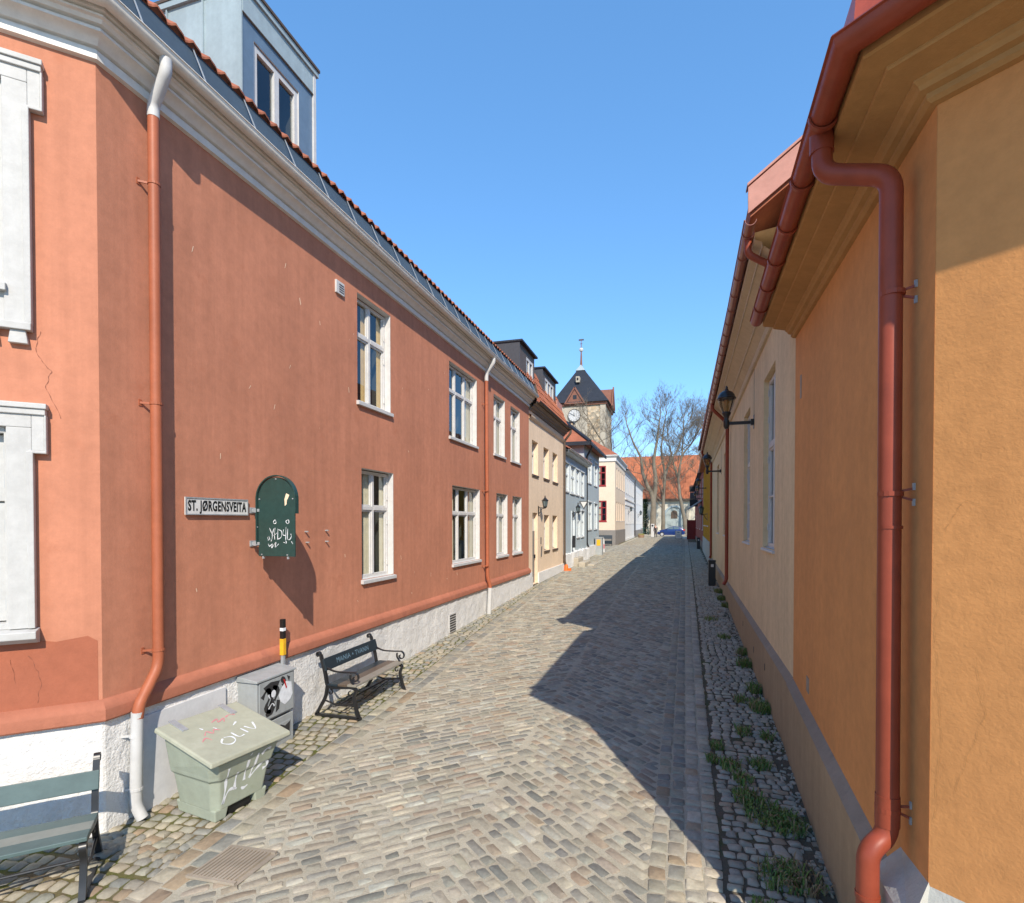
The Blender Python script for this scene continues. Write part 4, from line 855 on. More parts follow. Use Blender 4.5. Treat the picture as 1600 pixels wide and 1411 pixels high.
# ------------------------------------------------------------------ ochre corner house (right, near)
TO_ = frame((1.047, 0), (0.04, 1), -1); TOC = frame((1.168, 3.03), (0.777, -0.63), 1)
TO = lambda s_, u, z: TO_(s_, u, z + 0.042 * (s_ - 3.03))          # the street front rises with the slope
oh = thing('ochre_house', 'low ochre rendered corner house with red gutter, nearest on the right', 'house', (1.168, 3.03, 0))
OP = [(4.609, 0.241), (1.168, 3.03), (1.324, 6.93)]; OZ = [0, 0, 0.164]
mb = MB(TO); wall_holes(mb, 3.03, 6.93, 0.65, 5.0, []); mb.T = TOC; wall_holes(mb, 0, 4.43, 0.65, 5.0, [])
mb.T = None; mb.quad((4.609, .241, -.4), (11, .241, -.4), (11, .241, 5), (4.609, .241, 5)); mb.quad((11, .241, -.4), (11, 6.9, -.4), (11, 6.9, 5.2), (11, .241, 5.2)); mb.build('wall', M['ochre'], oh, recalc=False)
mb = MB(); mb.sweep([(0.07, -0.6), (0.07, 0.71)], OP[1:], -1, zo=OZ[1:]); mb.build('plinth', M['beige_plinth'], oh)
mb = MB(); mb.sweep([(0.07, 0.71), (0.072, 0.715), (0.0, 0.79)], OP[1:], -1, zo=OZ[1:]); mb.build('plinth_ledge', M['ledge'], oh)
mb = MB(); mb.sweep([(0.11, -0.5), (0.10, 0.78), (0.08, .84), (0.0, 1.02)], OP[:2], -1); mb.prism([(1.18, 2.99, -.5), (1.055, 2.93, -.5), (1.052, 3.40, -.5), (1.19, 3.42, -.5)], (0, 0, 1.36)); mb.add([(1.18, 2.99, .86), (1.055, 2.93, .86), (1.052, 3.40, .86), (1.19, 3.42, .86), (1.172, 3.03, 1.04), (1.187, 3.40, 1.0)], [(0, 1, 4), (1, 2, 5, 4), (2, 3, 5)]); mb.build('corner_plinth', M['concrete'], oh)
OC = [(0.0, 4.70), (0.03, 4.705), (0.05, 4.72), (0.05, 4.745), (0.08, 4.755), (0.09, 4.775), (0.11, 4.79), (0.11, 4.80), (0.23, 4.83), (0.235, 4.84), (0.235, 4.85), (0.335, 4.87), (0.345, 4.88), (0.345, 4.93), (0.0, 4.97)]
mb = MB(); mb.sweep(OC, OP, -1, zo=OZ); mb.add([(1.324 - o, 6.93, z + OZ[2]) for o, z in OC], [tuple(range(len(OC)))]); mb.build('cornice', M['ochre_soffit'], oh, smooth=20)
og = gutter(oh, OP, -1, 4.945, 0.066, 0.345, M['gutter'], 'gutter', 0.62, OZ)
mb = MB(); mb.sweep([(0.395, 4.90), (0.375, 5.20), (0.33, 5.21)], OP, -1, zo=OZ); mb.build('eave_flashing', M['redmetal'], oh)
tile_roof(oh, TO, 2.87, 6.95, 5.20, 0.31, R(38), 4.6, M['tile'], s0t=0.5, amp=0.02)
tile_roof(oh, TOC, -0.19, 4.4, 5.21, 0.385, R(38), 3.4, M['tile'], s0t=0.5, amp=0.036)
mb = MB(); mb.quad((4.6, 2.9, 8.1), (4.6, 6.95, 8.1), (11.3, 6.95, 4.9), (11.3, 2.9, 4.9)); mb.add([(1.3, 6.93, 5.05), (1.1, 6.93, 5.33), (4.6, 6.93, 8.1), (11, 6.93, 5)], [(0, 1, 2, 3)]); mb.build('rear_roof', M['tile'], oh, recalc=False)
def opipe(name, pts, r, rad=.1, n=16):
    mb = MB(); mb.tube(arc_path(pts, rad, 6), r, n); return mb.build(name, M['gutter'], dp if name != 'downpipe' else oh, smooth=50)
dp = None
dp = opipe('downpipe', [(0.785, 3.46, 4.93), (0.785, 3.44, 4.70), (1.065, 3.27, 4.54), (1.075, 3.265, 1.12), (0.972, 3.215, 1.045), (0.972, 3.215, -0.1)], 0.053, 0.085)
opipe('outlet', [(0.785, 3.46, 4.945), (0.785, 3.455, 4.82)], 0.062)
for z, x in ((3.93, 1.072), (2.90, 1.073), (1.26, 1.075)):
    mb = MB(); mb.tube([(x, 3.265, z - 0.012), (x, 3.265, z + 0.012)], 0.058, 16); mb.beam((x + .03, 3.27, z + .01), (x + 0.115, 3.25, z + .03), .008, .012); mb.beam((x + .03, 3.27, z - .01), (x + 0.115, 3.25, z - .04), .008, .012)
    c_ = mb.build('pipe_clip', M['gutter'], dp); mb = MB()
    for dz in (.035, -.045): mb.beam((x + .10, 3.25, z + dz - .018), (x + .10, 3.25, z + dz + .018), .014, .014)
    mb.build('screw', M['galv'], c_)
for pa, pb, pr in (((0.972, 3.215, .80), (0.972, 3.215, .825), .058), ((1.0745, 3.265, 1.17), (1.0745, 3.265, 1.33), .0565), ((1.0735, 3.265, 2.72), (1.0735, 3.265, 2.735), .056)):
    mb = MB(); mb.tube([pa, pb], pr, 16); mb.build('pipe_joint', M['gutter'], dp, smooth=50)
mb = MB(TO); mb.box(5.98, 6.10, 0, .006, 0.93, 1.08); mb.build('vent_plate', M['rust'], oh); mb = MB(TO); mb.box(6.52, 6.60, 0, .004, 3.95, 4.2); mb.build('vent_plate', M['rust'], oh)
cracks(TOC, oh, [[(0.02, 1.35), (0.05, 1.8), (0.015, 2.2), (0.04, 2.5)], [(0.1, 1.5), (0.2, 1.9), (0.16, 2.2)], [(0.05, 2.7), (0.12, 2.85), (0.2, 2.83)]], 0.0013, M['ochre_soffit'])

# ------------------------------------------------------------------ beige house
TBg = frame((1.183, 0), (0.021, 1), -1)
bh = thing('beige_house', 'long beige rendered house with tall windows and grey ledge beyond the ochre house', 'house', (1.33, 7, 0))
BW = [(8.45, 9.68, 2.36, 5.05), (11.65, 12.85, 2.36, 5.05), (18.45, 19.6, 2.36, 5.05), (22.5, 23.9, 2.36, 5.05)]
BP = [(1.183 + .021 * 6.94, 6.94), (1.183 + .021 * 28.2, 28.2)]
mb = MB(TBg); wall_holes(mb, 6.94, 28.2, 0.90, 6.1, BW)
for h in BW: reveal(mb, h, 0.10)
mb.T = None
for y in (6.95, 28.2):
    xa = 1.183 + .021 * y; mb.add([(xa, y, .0), (xa, y, 6.1), (5.6, y, 9.9), (10, y, 6.1), (10, y, 0)], [(0, 1, 2, 3, 4)])
mb.quad((10, 6.95, 0), (10, 28.2, 0), (10, 28.2, 6.1), (10, 6.95, 6.1)); mb.build('wall', M['beige'], bh, recalc=False)
for h in BW: window(bh, TBg, *h, 2, 0.60, 0.085, (M['white'],), 0.03, [(0, .3), (.7, 1)], 0.065, bars=(.3,), lining=False, small=h[0] > 15, sill_t=0.05)
mb = MB(); mb.sweep([(0.065, -0.4), (0.065, 0.94)], BP, -1, zo=[-.062, .03]); mb.build('plinth', M['beige_plinth'], bh)
mb = MB(); mb.sweep([(0.065, 0.94), (0.067, 0.945), (0.0, 1.02)], BP, -1, zo=[-.062, .03]); mb.build('plinth_ledge', M['ledge'], bh)
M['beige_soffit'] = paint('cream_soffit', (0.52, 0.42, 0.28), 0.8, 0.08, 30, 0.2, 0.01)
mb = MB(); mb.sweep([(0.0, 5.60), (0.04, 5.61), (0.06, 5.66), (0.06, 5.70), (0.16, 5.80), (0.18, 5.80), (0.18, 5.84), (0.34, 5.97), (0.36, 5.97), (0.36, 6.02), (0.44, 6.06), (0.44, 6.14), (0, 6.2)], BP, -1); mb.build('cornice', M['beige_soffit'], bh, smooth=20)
gutter(bh, [(BP[0][0] - .0, 6.75), BP[1]], -1, 6.2, 0.062, 0.445, M['gutterbr'], 'gutter', 0.6)
mb = MB(); y0, y1 = 6.78, 28.3
mb.prism([(0.80, y0, 6.38), (5.5, y0, 10.02), (10.4, y0, 6.38), (10.4, y0, 6.22), (5.5, y0, 9.84), (0.82, y0, 6.24)], (0.3, y1 - y0, 0)); rf = mb.build('roof', M['tile'], bh)
for k, (za, zb) in enumerate(((0.0, 0.16), (0.165, 0.30))):
    mb = MB(); mb.prism([(0.79, y0 - .01 - .012 * k, 6.56 - za), (5.5, y0 - .01 - .012 * k, 10.17 - za), (5.5, y0 - .01 - .012 * k, 10.17 - zb), (0.79, y0 - .01 - .012 * k, 6.56 - zb)], (0, -.03, 0)); mb.build('barge_board', M['barge'], rf)
mb = MB(); mb.prism([(0.78, y0 - .055, 6.60), (5.5, y0 - .055, 10.21), (5.5, y0 - .055, 10.18), (0.78, y0 - .055, 6.57)], (0, .15, 0)); mb.build('verge_cap', M['barge'], rf)
pipe('swan_neck', TBg, [(7.1, .50, 6.14), (7.12, .50, 5.98), (7.2, .14, 5.78), (7.22, .07, 5.70)], .042, M['gutter'], bh, .1)
d1 = pipe('downpipe', TBg, [(16.6, .50, 6.14), (16.6, .50, 6.0), (16.7, .09, 5.6), (16.7, .09, 1.12), (16.65, .17, .98)], .05, M['gutter'], bh, .12)
d2 = pipe('downpipe', TBg, [(27.3, .50, 6.14), (27.3, .50, 6.0), (27.4, .09, 5.6), (27.4, .09, 1.2), (27.35, .15, 1.1)], .05, M['gutter'], bh, .12)
for s_, z in ((8.8, .55), (10.2, .5), (12.1, .62)): mb = MB(TBg); mb.box(s_, s_ + .05, .065, .069, z, z + .1); mb.build('plinth_hole', M['ink'], bh)

# ------------------------------------------------------------------ yellow and red houses farther right
yh = thing('yellow_house', 'narrow view of an ochre yellow boarded house between the beige and the dark red house', 'house', (1.95, 36, .6))
TY = frame((1.755 - .026 * 29, 0), (.026, 1), -1); HY = [(32.5 + 2.9 * i, 33.6 + 2.9 * i, 2.6, 4.3) for i in range(4)]
mb = MB(TY); wall_holes(mb, 29, 44, 1.75, 6.7, HY); mb.T = None; mb.quad((1.755, 29, .3), (8, 29, .3), (8, 29, 6.7), (1.755, 29, 6.7)); mb.quad((8, 29, .3), (8, 44, .3), (8, 44, 6.7), (8, 29, 6.7)); mb.quad((2.14, 44, .3), (8, 44, .3), (8, 44, 6.7), (2.14, 44, 6.7)); mb.build('wall', M['yellow'], yh, recalc=False)
mb = MB(TY); mb.box(29, 44, 0, .06, .2, 1.75); mb.build('plinth', M['concrete'], yh)
mb = MB(TY); 
for k in range(30): mb.box(29.2 + k * .5, 29.24 + k * .5, 0, .025, 1.76, 6.5)
mb.build('batten', M['yellow'], yh)
for h in HY: window(yh, TY, *h, 2, .64, .05, (M['yellow'],), .05, None, .07, small=True, sillm=M['white'])
mb = MB(); mb.prism([(1.45, 28.9, 6.6), (4.8, 28.9, 9.2), (8.2, 28.9, 6.6)], (.3, 15.2, 0)); mb.build('roof', M['tile'], yh)
gutter(yh, [(1.755, 29), (2.14, 44)], -1, 6.62, .06, .28, M['gutterbr'])
dr_ = thing('red_house', 'dark red boarded house with white corner board and grey awning, far down the right side', 'house', (2.4, 58, .7))
TR = frame((2.2 - .012 * 44, 0), (.012, 1), -1); HR = [(47 + 6.4 * i, 48 + 6.4 * i, z, z + 1.5) for i in range(4) for z in (2.2, 4.9)]
mb = MB(TR); wall_holes(mb, 44.2, 74, 1.2, 7.2, HR); mb.T = None; mb.quad((2.2, 44.2, .3), (8, 44.2, .3), (8, 44.2, 7.2), (2.2, 44.2, 7.2)); mb.quad((2.56, 74, .3), (8, 74, .3), (8, 74, 7.2), (2.56, 74, 7.2)); mb.quad((8, 44, .3), (8, 74, .3), (8, 74, 7.2), (8, 44, 7.2)); mb.build('wall', M['darkred'], dr_, recalc=False)
mb = MB(TR); mb.box(44.2, 74, 0, .05, .2, 1.2); mb.build('plinth', M['darkgrey'], dr_)
for h in HR: window(dr_, TR, *h, 2, .64, .05, (M['white'],), .05, None, .08, small=True)
mb = MB(TR); mb.box(44.15, 44.4, -.2, .06, 1.2, 7.2); mb.build('corner_board', M['white'], dr_)
mb = MB(); mb.prism([(1.85, 44, 7.1), (5.2, 44, 9.8), (8.4, 44, 7.1)], (.35, 30, 0)); rr = mb.build('roof', M['slate'], dr_)
mb = MB(); mb.prism([(1.8, 43.95, 7.2), (5.2, 43.95, 9.95), (5.2, 43.95, 9.6), (1.8, 43.95, 6.9)], (0, .2, 0)); mb.build('barge_board', M['white'], rr)
mb = MB(TR); mb.prism([(49, 0.02, 4.75), (49, 1.15, 4.0), (49, 1.15, 3.9), (49, 0.02, 4.62)], (4, 0, 0)); mb.build('awning', M['awning'], dr_)
dg = thing('red_gate', 'tall dark red board gate standing beyond the grey awning', 'gate', (2.2, 72, .7))
mb = MB(); 
mb.box(1.55, 2.5, 69.9, 70, .75, 3.1); mb.build('board', M['darkred'], dg); mb = MB(); mb.box(1.5, 1.6, 69.85, 70.05, .7, 3.2); mb.build('post', M['darkred'], dg); mb = MB(); mb.box(2.46, 2.56, 69.85, 70.05, .7, 3.2); mb.build('post', M['darkred'], dg)
lw = MB(); lw.box(1.7, 5, 88, 88.4, .6, 1.7)
for k in range(4): lw.box(1.69, 5.01, 87.96, 88.44, .82 + k * .24, .86 + k * .24)
tag(lw.build('low_wall', M['greyplinth'], org=(3, 88.2, .7)), 'low brown board wall behind the blue car at the end of the right side', 'wall')
# hanging shop signs on brackets
for i, (y, z, dx, m_, lab) in enumerate(((56, 4.6, .9, 'ink', 'black hanging shop sign on a bracket, the lowest one beyond the awning'), (62, 5.6, .8, 'darkgrey', 'grey hanging shop sign on an iron bracket, middle one on the red house'), (67, 6.6, .8, 'ink', 'small black hanging sign highest and farthest on the red house'))):
    x = 1.672 + .012 * y; t = thing('hanging_sign', lab, 'sign', (x, y, z), 'hanging signs on the red house')
    mb = MB(); mb.beam((x, y, z + .55), (x - dx, y, z + .55), .05, .06); mb.tube([(x, y, z + .1), (x - .35, y, z + .35), (x - dx * .7, y, z + .55)], .025, 6); mb.build('bracket', M['black'], t)
    mb = MB(); mb.box(x - dx, x - .15, y - .03, y + .03, z - .25, z + .45); mb.build('board', M[m_], t, bev=.01)

# ------------------------------------------------------------------ wall lamps
def big_lamp():
    t = thing('street_lamp', 'largest black acorn lamp, on the beige wall beside its first tall window', 'street lamp', (0, 0, 0), 'black acorn lamps along the right side')
    mb = MB(); mb.box(-.01, .02, -.05, .05, -.12, .14); mb.box(-.06, -.01, -.045, .045, -.05, .06); mb.build('wall_plate', M['black'], t, bev=.006)
    mb = MB(); mb.beam((-.04, 0, 0), (-.46, 0, 0), .055, .055); mb.lathe([(0, -.10), (.03, -.10), (.045, -.07), (.055, -.05), (.055, .05), (.04, .06), (0, .06)], (-.48, 0, 0), 12); mb.build('arm', M['black'], t, smooth=35)
    mb = MB(); mb.tube([(.005, 0, .14), (.005, 0, 1.25)], .009, 6); mb.box(-.015, .02, -.02, .02, 1.22, 1.30); mb.build('cable', M['black'], t)
    mb = MB(); mb.lathe([(0, .05), (.05, .05), (.042, .09), (.05, .13), (.075, .17), (.082, .20), (.075, .215), (0, .215)], (-.48, 0, 0), 16); mb.build('base', M['black'], t, smooth=35)
    mb = MB(); mb.lathe([(.07, .215), (.095, .26), (.125, .34), (.145, .42), (.15, .46)], (-.48, 0, 0), 20); mb.f = mb.f[:-2]; g = mb.build('globe', M['lampglass'], t, smooth=60)
    mb = MB()
    for k in range(4): a = k * math.pi / 2 + .78; mb.tube([(-.48 + r * math.cos(a), r * math.sin(a), z) for r, z in ((.072, .215), (.098, .26), (.128, .34), (.148, .42), (.153, .46))], .006, 5)
    mb.build('rib', M['black'], g)
    mb = MB(); mb.lathe([(0, .215), (.03, .22), (.045, .28), (.03, .36), (.05, .40), (.035, .44), (0, .45)], (-.48, 0, 0), 10); mb.build('burner', M['amber'], g, smooth=50)
    mb = MB(); mb.lathe([(0, .455), (.165, .455), (.17, .47), (.165, .485), (.155, .49), (.145, .53), (.115, .575), (.07, .605), (.04, .615), (.035, .64), (.02, .65), (.025, .67), (.012, .70), (0, .71)], (-.48, 0, 0), 20); mb.build('cap', M['black'], t, smooth=35)
    return t
L0 = big_lamp(); LY = [11.0, 21.0, 36.5, 44.0, 52.0]
LW = lambda y: 1.183 + .021 * y if y < 29 else (1.755 + .026 * (y - 29) if y < 44 else 2.2 + .012 * (y - 44))
LL = ['', 'black acorn lamp on the beige wall, smaller one just before the second downpipe', 'black acorn lamp on the yellow boarded wall', 'black acorn lamp at the near end of the dark red house', 'farthest black acorn lamp, over the grey awning on the dark red house']
for i, y in enumerate(LY):
    if i: copy_thing(L0, (LW(y), y, 4.62 if y < 30 else 4.95), 0, LL[i])
L0.location = (LW(11), 11, 4.62)
def lantern(loc, side, label, sc=1.0):
    """black six-sided lantern hung from a curved wall bracket"""
    t = thing('wall_lantern', label, 'wall lamp', (0, 0, 0))
    mb = MB(); mb.box(0, .02, -.05, .05, -.25, .1); mb.tube([(.01, 0, -.2), (.1, 0, -.1), (.14, 0, 0), (.26, 0, .02)], .014, 6); mb.tube([(.01, 0, .05), (.26, 0, .03)], .012, 6); mb.build('bracket', M['black'], t)
    mb = MB(); mb.lathe([(.07, .08), (.11, .30)], (.26, 0, 0), 6); mb.build('glass', M['carglass'], t)
    mb = MB(); mb.lathe([(0, .0), (.03, .02), (.075, .06), (.075, .085), (0, .085)], (.26, 0, 0), 6); mb.lathe([(0, .29), (.13, .29), (.13, .31), (.06, .38), (.03, .41), (.02, .47), (0, .50)], (.26, 0, 0), 6)
    for k in range(6): a = k * math.pi / 3; mb.beam((.26 + .072 * math.cos(a), .072 * math.sin(a), .08), (.26 + .112 * math.cos(a), .112 * math.sin(a), .30), .01, .01)
    mb.build('cage', M['black'], t)
    t.location = loc; t.rotation_euler = (0, 0, 0 if side > 0 else math.pi); t.scale = (sc,) * 3
    return t
lantern((-4.9, 19.9, 3.28), 1, 'dark six sided lantern above the peach house door', 1.0)
lantern((-4.95, 27.5, 3.25), 1, 'black lantern over the mailbox on the low blue house', 1.0)
lantern((1.755 + .026 * 5, 34, 3.2), -1, 'black lantern hung low on the yellow boarded wall', 1.4)
lantern((-5.25, 66, 4.1), 1, 'small black lantern on the middle white house', 1.3); lantern((-5.25, 84, 3.9), 1, 'small black lantern on the farthest white house', 1.6)

# ------------------------------------------------------------------ benches
def bench_end(mb, x, arms=True):
    W_ = (.045, 0, 0)
    mb.ribbon([(x, .36, .015), (x, .0, .012), (x, -.36, .015)], W_, .03)                                   # ground bar
    mb.ribbon(arc_path([(x, -.33, .02), (x, -.29, .12), (x, -.245, .30), (x, -.30, .40), (x, -.22, .43), (x, .10, .40), (x, .17, .43), (x, .20, .60), (x, .27, .84)], .06, 4), W_, .034)   # front leg, seat bearer, back post
    mb.ribbon(arc_path([(x, .34, .02), (x, .29, .10), (x, .19, .27), (x, .165, .42)], .08, 4), W_, .034)        # back leg
    c = [(x, .27 + .0, .84)] + [(x, .275 + .028 + .028 * math.cos(a) * -1, .85 + .028 * math.sin(a)) for a in np.linspace(0, 4.6, 9)]
    mb.ribbon(c, W_, .018)
    if arms:
        arm = arc_path([(x, .265, .80), (x, .20, .68), (x, .06, .625), (x, -.12, .625), (x, -.24, .632)], .08, 4)
        sp = [(x, -.265 - .0 + (.075 - .011 * a) * math.sin(a) * -1, .56 + (.075 - .011 * a) * math.cos(a)) for a in np.linspace(0, 6.0 * .95, 26)]
        mb.ribbon(arm + sp, (.03, 0, 0), .016)
        mb.ribbon(arc_path([(x, -.20, .60), (x, -.195, .54), (x, -.25, .47), (x, -.29, .40)], .06, 4), (.03, 0, 0), .016)
    for cy, cz, r0, dr_ in ((-.20, .335, .045, 1), (.12, .335, .045, -1)):
        mb.ribbon([(x, cy + dr_ * (r0 - .007 * a) * math.sin(a), cz + (r0 - .007 * a) * math.cos(a)) for a in np.linspace(0, 5.2, 16)], (.02, 0, 0), .012)
    mb.tube([(x, -.25, .20), (x, .0, .165), (x, .22, .22)], .012, 6)
def make_bench(L, label, slatm, seatm, arms=True, txt=None, grp=None, backw=.17, seatn=3):
    t = thing('bench', label, 'bench', (0, 0, 0), grp); h = L / 2
    for x in (-h, h):
        mb = MB(); bench_end(mb, x, arms); mb.build('end_frame', M['black'], t, smooth=40)
    # back slat leans with the posts
    d = Vector((0, .07, .24)).normalized(); nrm = Vector((0, -d.z, d.y)); c0 = Vector((0, .205, .62))
    q = MB(); a = c0 + nrm * .02; b = a + d * backw
    q.prism([tuple(p) for p in (a + Vector((-h - .03, 0, 0)), a + Vector((h + .03, 0, 0)), b + Vector((h + .03, 0, 0)), b + Vector((-h - .03, 0, 0)))], tuple(nrm * .03)); bs = q.build('back_slat', slatm, t, bev=.006)
    if txt:
        mb = MB(); pl = lambda x, y: tuple(c0 + nrm * .0525 + d * (backw * .48 + y) + Vector((x, 0, 0)))
        text_mesh(mb, txt, .105, pl, 1.0, -.001, 1.08, .1); mb.build('scrawl', M['bluechalk'], bs, recalc=False)
    wd = .44 / seatn
    for k in range(seatn):
        y0 = -.30 + k * wd; q = MB(); q.box(-h - .03, h + .03, y0, y0 + wd - .008, .44 - .02 * k / seatn, .472 - .02 * k / seatn); q.build('seat_slat', seatm[k % len(seatm)], t, bev=.006)
    q = MB(); q.tube([(-h, 0, .165), (h, 0, .165)], .012, 8); q.tube([(-h, -.08, .18), (0, -.0, .05), (h, -.08, .18)], .008, 6); q.build('tie_rod', M['black'], t)
    return t
b1 = make_bench(1.30, 'black cast iron bench with blue chalk lettering on its back slat, against the white plinth', M['slatdark'], [M['slatpale'], M['slatbrown'], M['slatdark']], True, 'MANIA \u2217 TVANN', 'cast iron benches in the street')
b1.location = (-4.42, 7.10, gz(7.1)); b1.rotation_euler = (0, R(0), R(90))
b2 = make_bench(1.36, 'green slatted bench with iron end frames cut off by the left edge', M['slat'], [M['slat'], M['slatseat'], M['slat']], False, None, 'cast iron benches in the street', .15)
b2.location = (-4.90, 2.66, gz(2.66)); b2.rotation_euler = (0, 0, R(45))
b3 = make_bench(1.42, 'dark solid looking bench in front of the grey plinth of the cream house', M['slatdark'], [M['slatdark'], M['slatbrown'], M['slatdark']], True, None, 'cast iron benches in the street', .34)
q = MB(); q.box(-.74, .74, -.315, -.285, .20, .44); q.build('apron', M['slatdark'], b3, bev=.006)
b3.location = (-6.1, 49.6, gz(49.6)); b3.rotation_euler = (0, 0, R(4))

# ------------------------------------------------------------------ grit bin
gb = thing('grit_bin', 'grey green plastic grit bin with sloping lid and spray painted tags', 'grit bin', (-4.24, 4.28, gz(4.28)))
gb_loc = gb.location.copy(); ORG[gb.name] = Vector((0, 0, 0)); gb.location = gb_loc; gb.rotation_euler = (0, 0, R(81))
def ring(hw, yf, yb, zf, zb, c=.06):
    return [(-hw + c, yf, zf), (hw - c, yf, zf), (hw, yf + c, zf + (zb - zf) * .1), (hw, yb - c, zb - (zb - zf) * .1), (hw - c, yb, zb), (-hw + c, yb, zb), (-hw, yb - c, zb - (zb - zf) * .1), (-hw, yf + c, zf + (zb - zf) * .1)]
mb = MB(); rings = [ring(.285, -.27, .29, .10, .10), ring(.325, -.315, .315, .395, .395), ring(.345, -.335, .33, .41, .41), ring(.352, -.345, .335, .45, .46), ring(.385, -.385, .36, .575, .765)]
vs = sum(rings, []); mb.add(vs, [(r * 8 + j, r * 8 + (j + 1) % 8, r * 8 + 8 + (j + 1) % 8, r * 8 + 8 + j) for r in range(4) for j in range(8)] + [tuple(range(8))[::-1], tuple(32 + j for j in range(8))])
for sx in (-1, 1):
    r0 = [(sx * x, y, z) for x, y, z in [(.16, -.255, 0), (.272, -.255, 0), (.272, .275, 0), (.16, .275, 0)]]; r1 = [(sx * x, y, z) for x, y, z in [(.14, -.27, .115), (.285, -.27, .115), (.285, .29, .115), (.14, .29, .115)]]
    mb.add(r0 + r1, [(0, 1, 2, 3), (4, 5, 6, 7)] + [(j, (j + 1) % 4, 4 + (j + 1) % 4, 4 + j) for j in range(4)])
body = mb.build('body', M['binplastic'], gb, bev=.02)
mb = MB(); mb.box(-.12, .12, -.23, -.22, 0.0, .1); mb.build('pocket', M['ink'], body)
lidv = lambda x, y, dz=0: (x, y, .60 + (y + .44) / .80 * .19 + dz)
mb = MB(); lv = [(-.44, -.44), (.44, -.44), (.44, .37), (-.44, .37)]
mb.add([lidv(x, y, 0) for x, y in lv] + [lidv(x * .985, y * .985, .045) for x, y in lv], [(3, 2, 1, 0), (4, 5, 6, 7)] + [(j, (j + 1) % 4, 4 + (j + 1) % 4, 4 + j) for j in range(4)])
M['lid'] = paint('weathered_lid_plastic', (0.37, 0.37, 0.28), 0.8, 0.12, 60, 0.25, 0.006, stain=(0.43, 0.42, 0.34))
lid = mb.build('lid', M['lid'], gb, bev=.012)
for x in (-.27, .25):
    mb = MB(); mb.add([lidv(x - .03, .16, .047), lidv(x + .03, .16, .047), lidv(x + .03, .375, .052), lidv(x - .03, .375, .052), lidv(x - .03, .16, .056), lidv(x + .03, .16, .056), lidv(x + .03, .375, .060), lidv(x - .03, .375, .060)], [(4, 5, 6, 7), (0, 1, 5, 4), (1, 2, 6, 5), (2, 3, 7, 6), (3, 0, 4, 7)]); mb.build('hinge', M['galv'], lid)
pf = lambda x, z: (x, float(np.interp(z, [.1, .395, .41, .45, .575], [-.27, -.315, -.335, -.345, -.385])) - .0025, z)
mb = MB()
for s_ in ([(-.20, .50), (-.205, .40), (-.20, .30), (-.215, .16)], [(-.215, .16), (-.17, .26), (-.12, .27), (-.08, .25)], [(-.09, .42), (-.10, .34), (-.105, .25)], [(.01, .50), (.0, .40), (-.005, .30)], [(.11, .53), (.09, .42), (.05, .30)], [(.05, .30), (.13, .36), (.2, .40), (.25, .38), (.245, .34), (.2, .33)], [(.15, .50), (.2, .54), (.25, .53)], [(0.02, .555), (.03, .545)], [(-.03, .24), (0.0, .22), (.04, .235)]): stroke(mb, s_, .03, pf)
mb.build('tag_paint', M['chalk'], body, recalc=False)
pl = lambda x, y: lidv(x, y, .0475)
def strokes(name, segs, wd, m, parent, place):
    mb = MB(); [stroke(mb, s_, wd, place) for s_ in segs]; return mb.build(name, m, parent, recalc=False)
strokes('tag_paint', [[(-.12, -.16), (-.17, -.22), (-.12, -.28), (-.05, -.25), (-.04, -.18), (-.1, -.15)], [(.0, -.12), (.01, -.22), (.07, -.22)], [(.11, -.11), (.12, -.21)], [(.16, -.10), (.21, -.20), (.27, -.08)], [(.1, -.02), (.16, .02)], [(-.16, .12), (-.15, .08)], [(-.06, .06), (-.05, .02)]], .017, M['chalk'], lid, pl)
strokes('pink_paint', [[(-.02, .14), (.06, .17), (.03, .11), (.12, .15), (.08, .09)], [(-.2, -.02), (-.15, .03), (-.12, -.03), (-.08, .02), (-.04, -.02)], [(.14, .15), (.2, .17), (.24, .14)], [(-.28, -.1), (-.22, -.06), (-.2, -.12)]], .016, M['pinkpaint'], lid, pl)

# ------------------------------------------------------------------ electrical cabinet and marker post
ec = thing('electrical_cabinet', 'grey steel street cabinet covered in black and white graffiti between grit bin and bench', 'cabinet', (-4.73, 5.44, gz(5.4)))
mb = MB(); mb.box(-4.86, -4.60, 5.14, 5.76, -.05, .38); mb.box(-4.865, -4.59, 5.13, 5.77, .41, .90); mb.build('body', M['cabinet'], ec, bev=.006)
mb = MB(); mb.prism([(-4.87, 5.11, .90), (-4.57, 5.11, .90), (-4.57, 5.11, .925), (-4.87, 5.11, .965)], (0, .68, 0)); mb.build('lid', M['cabinet'], ec, bev=.005)
mb = MB(); mb.box(-4.59, -4.58, 5.16, 5.74, .43, .885); dr = mb.build('door', M['cabinet'], ec, bev=.003); TX = lambda y, z: (-4.5785, y, z)
mb = MB()
blobs = [[(5.25, .50), (5.35, .62), (5.30, .75), (5.22, .82), (5.34, .86), (5.50, .84), (5.44, .74), (5.38, .66), (5.42, .55), (5.36, .47), (5.27, .46)], [(5.44, .62), (5.50, .60), (5.48, .50), (5.42, .47)], [(5.62, .87), (5.68, .84), (5.66, .78)]]
for bl in blobs:
    c = (sum(p[0] for p in bl) / len(bl), sum(p[1] for p in bl) / len(bl)); n = len(bl); mb.add([TX(*c)] + [TX(*p) for p in bl], [(0, 1 + i, 1 + (i + 1) % n) for i in range(n)])
for s_ in ([(5.20, .70), (5.28, .78), (5.33, .70), (5.26, .58), (5.34, .50)], [(5.38, .80), (5.46, .72), (5.40, .62)], [(5.52, .86), (5.58, .80), (5.54, .76)]): stroke(mb, s_, .07, TX)
mb.build('black_graffiti', M['greyblack'], dr, recalc=False)
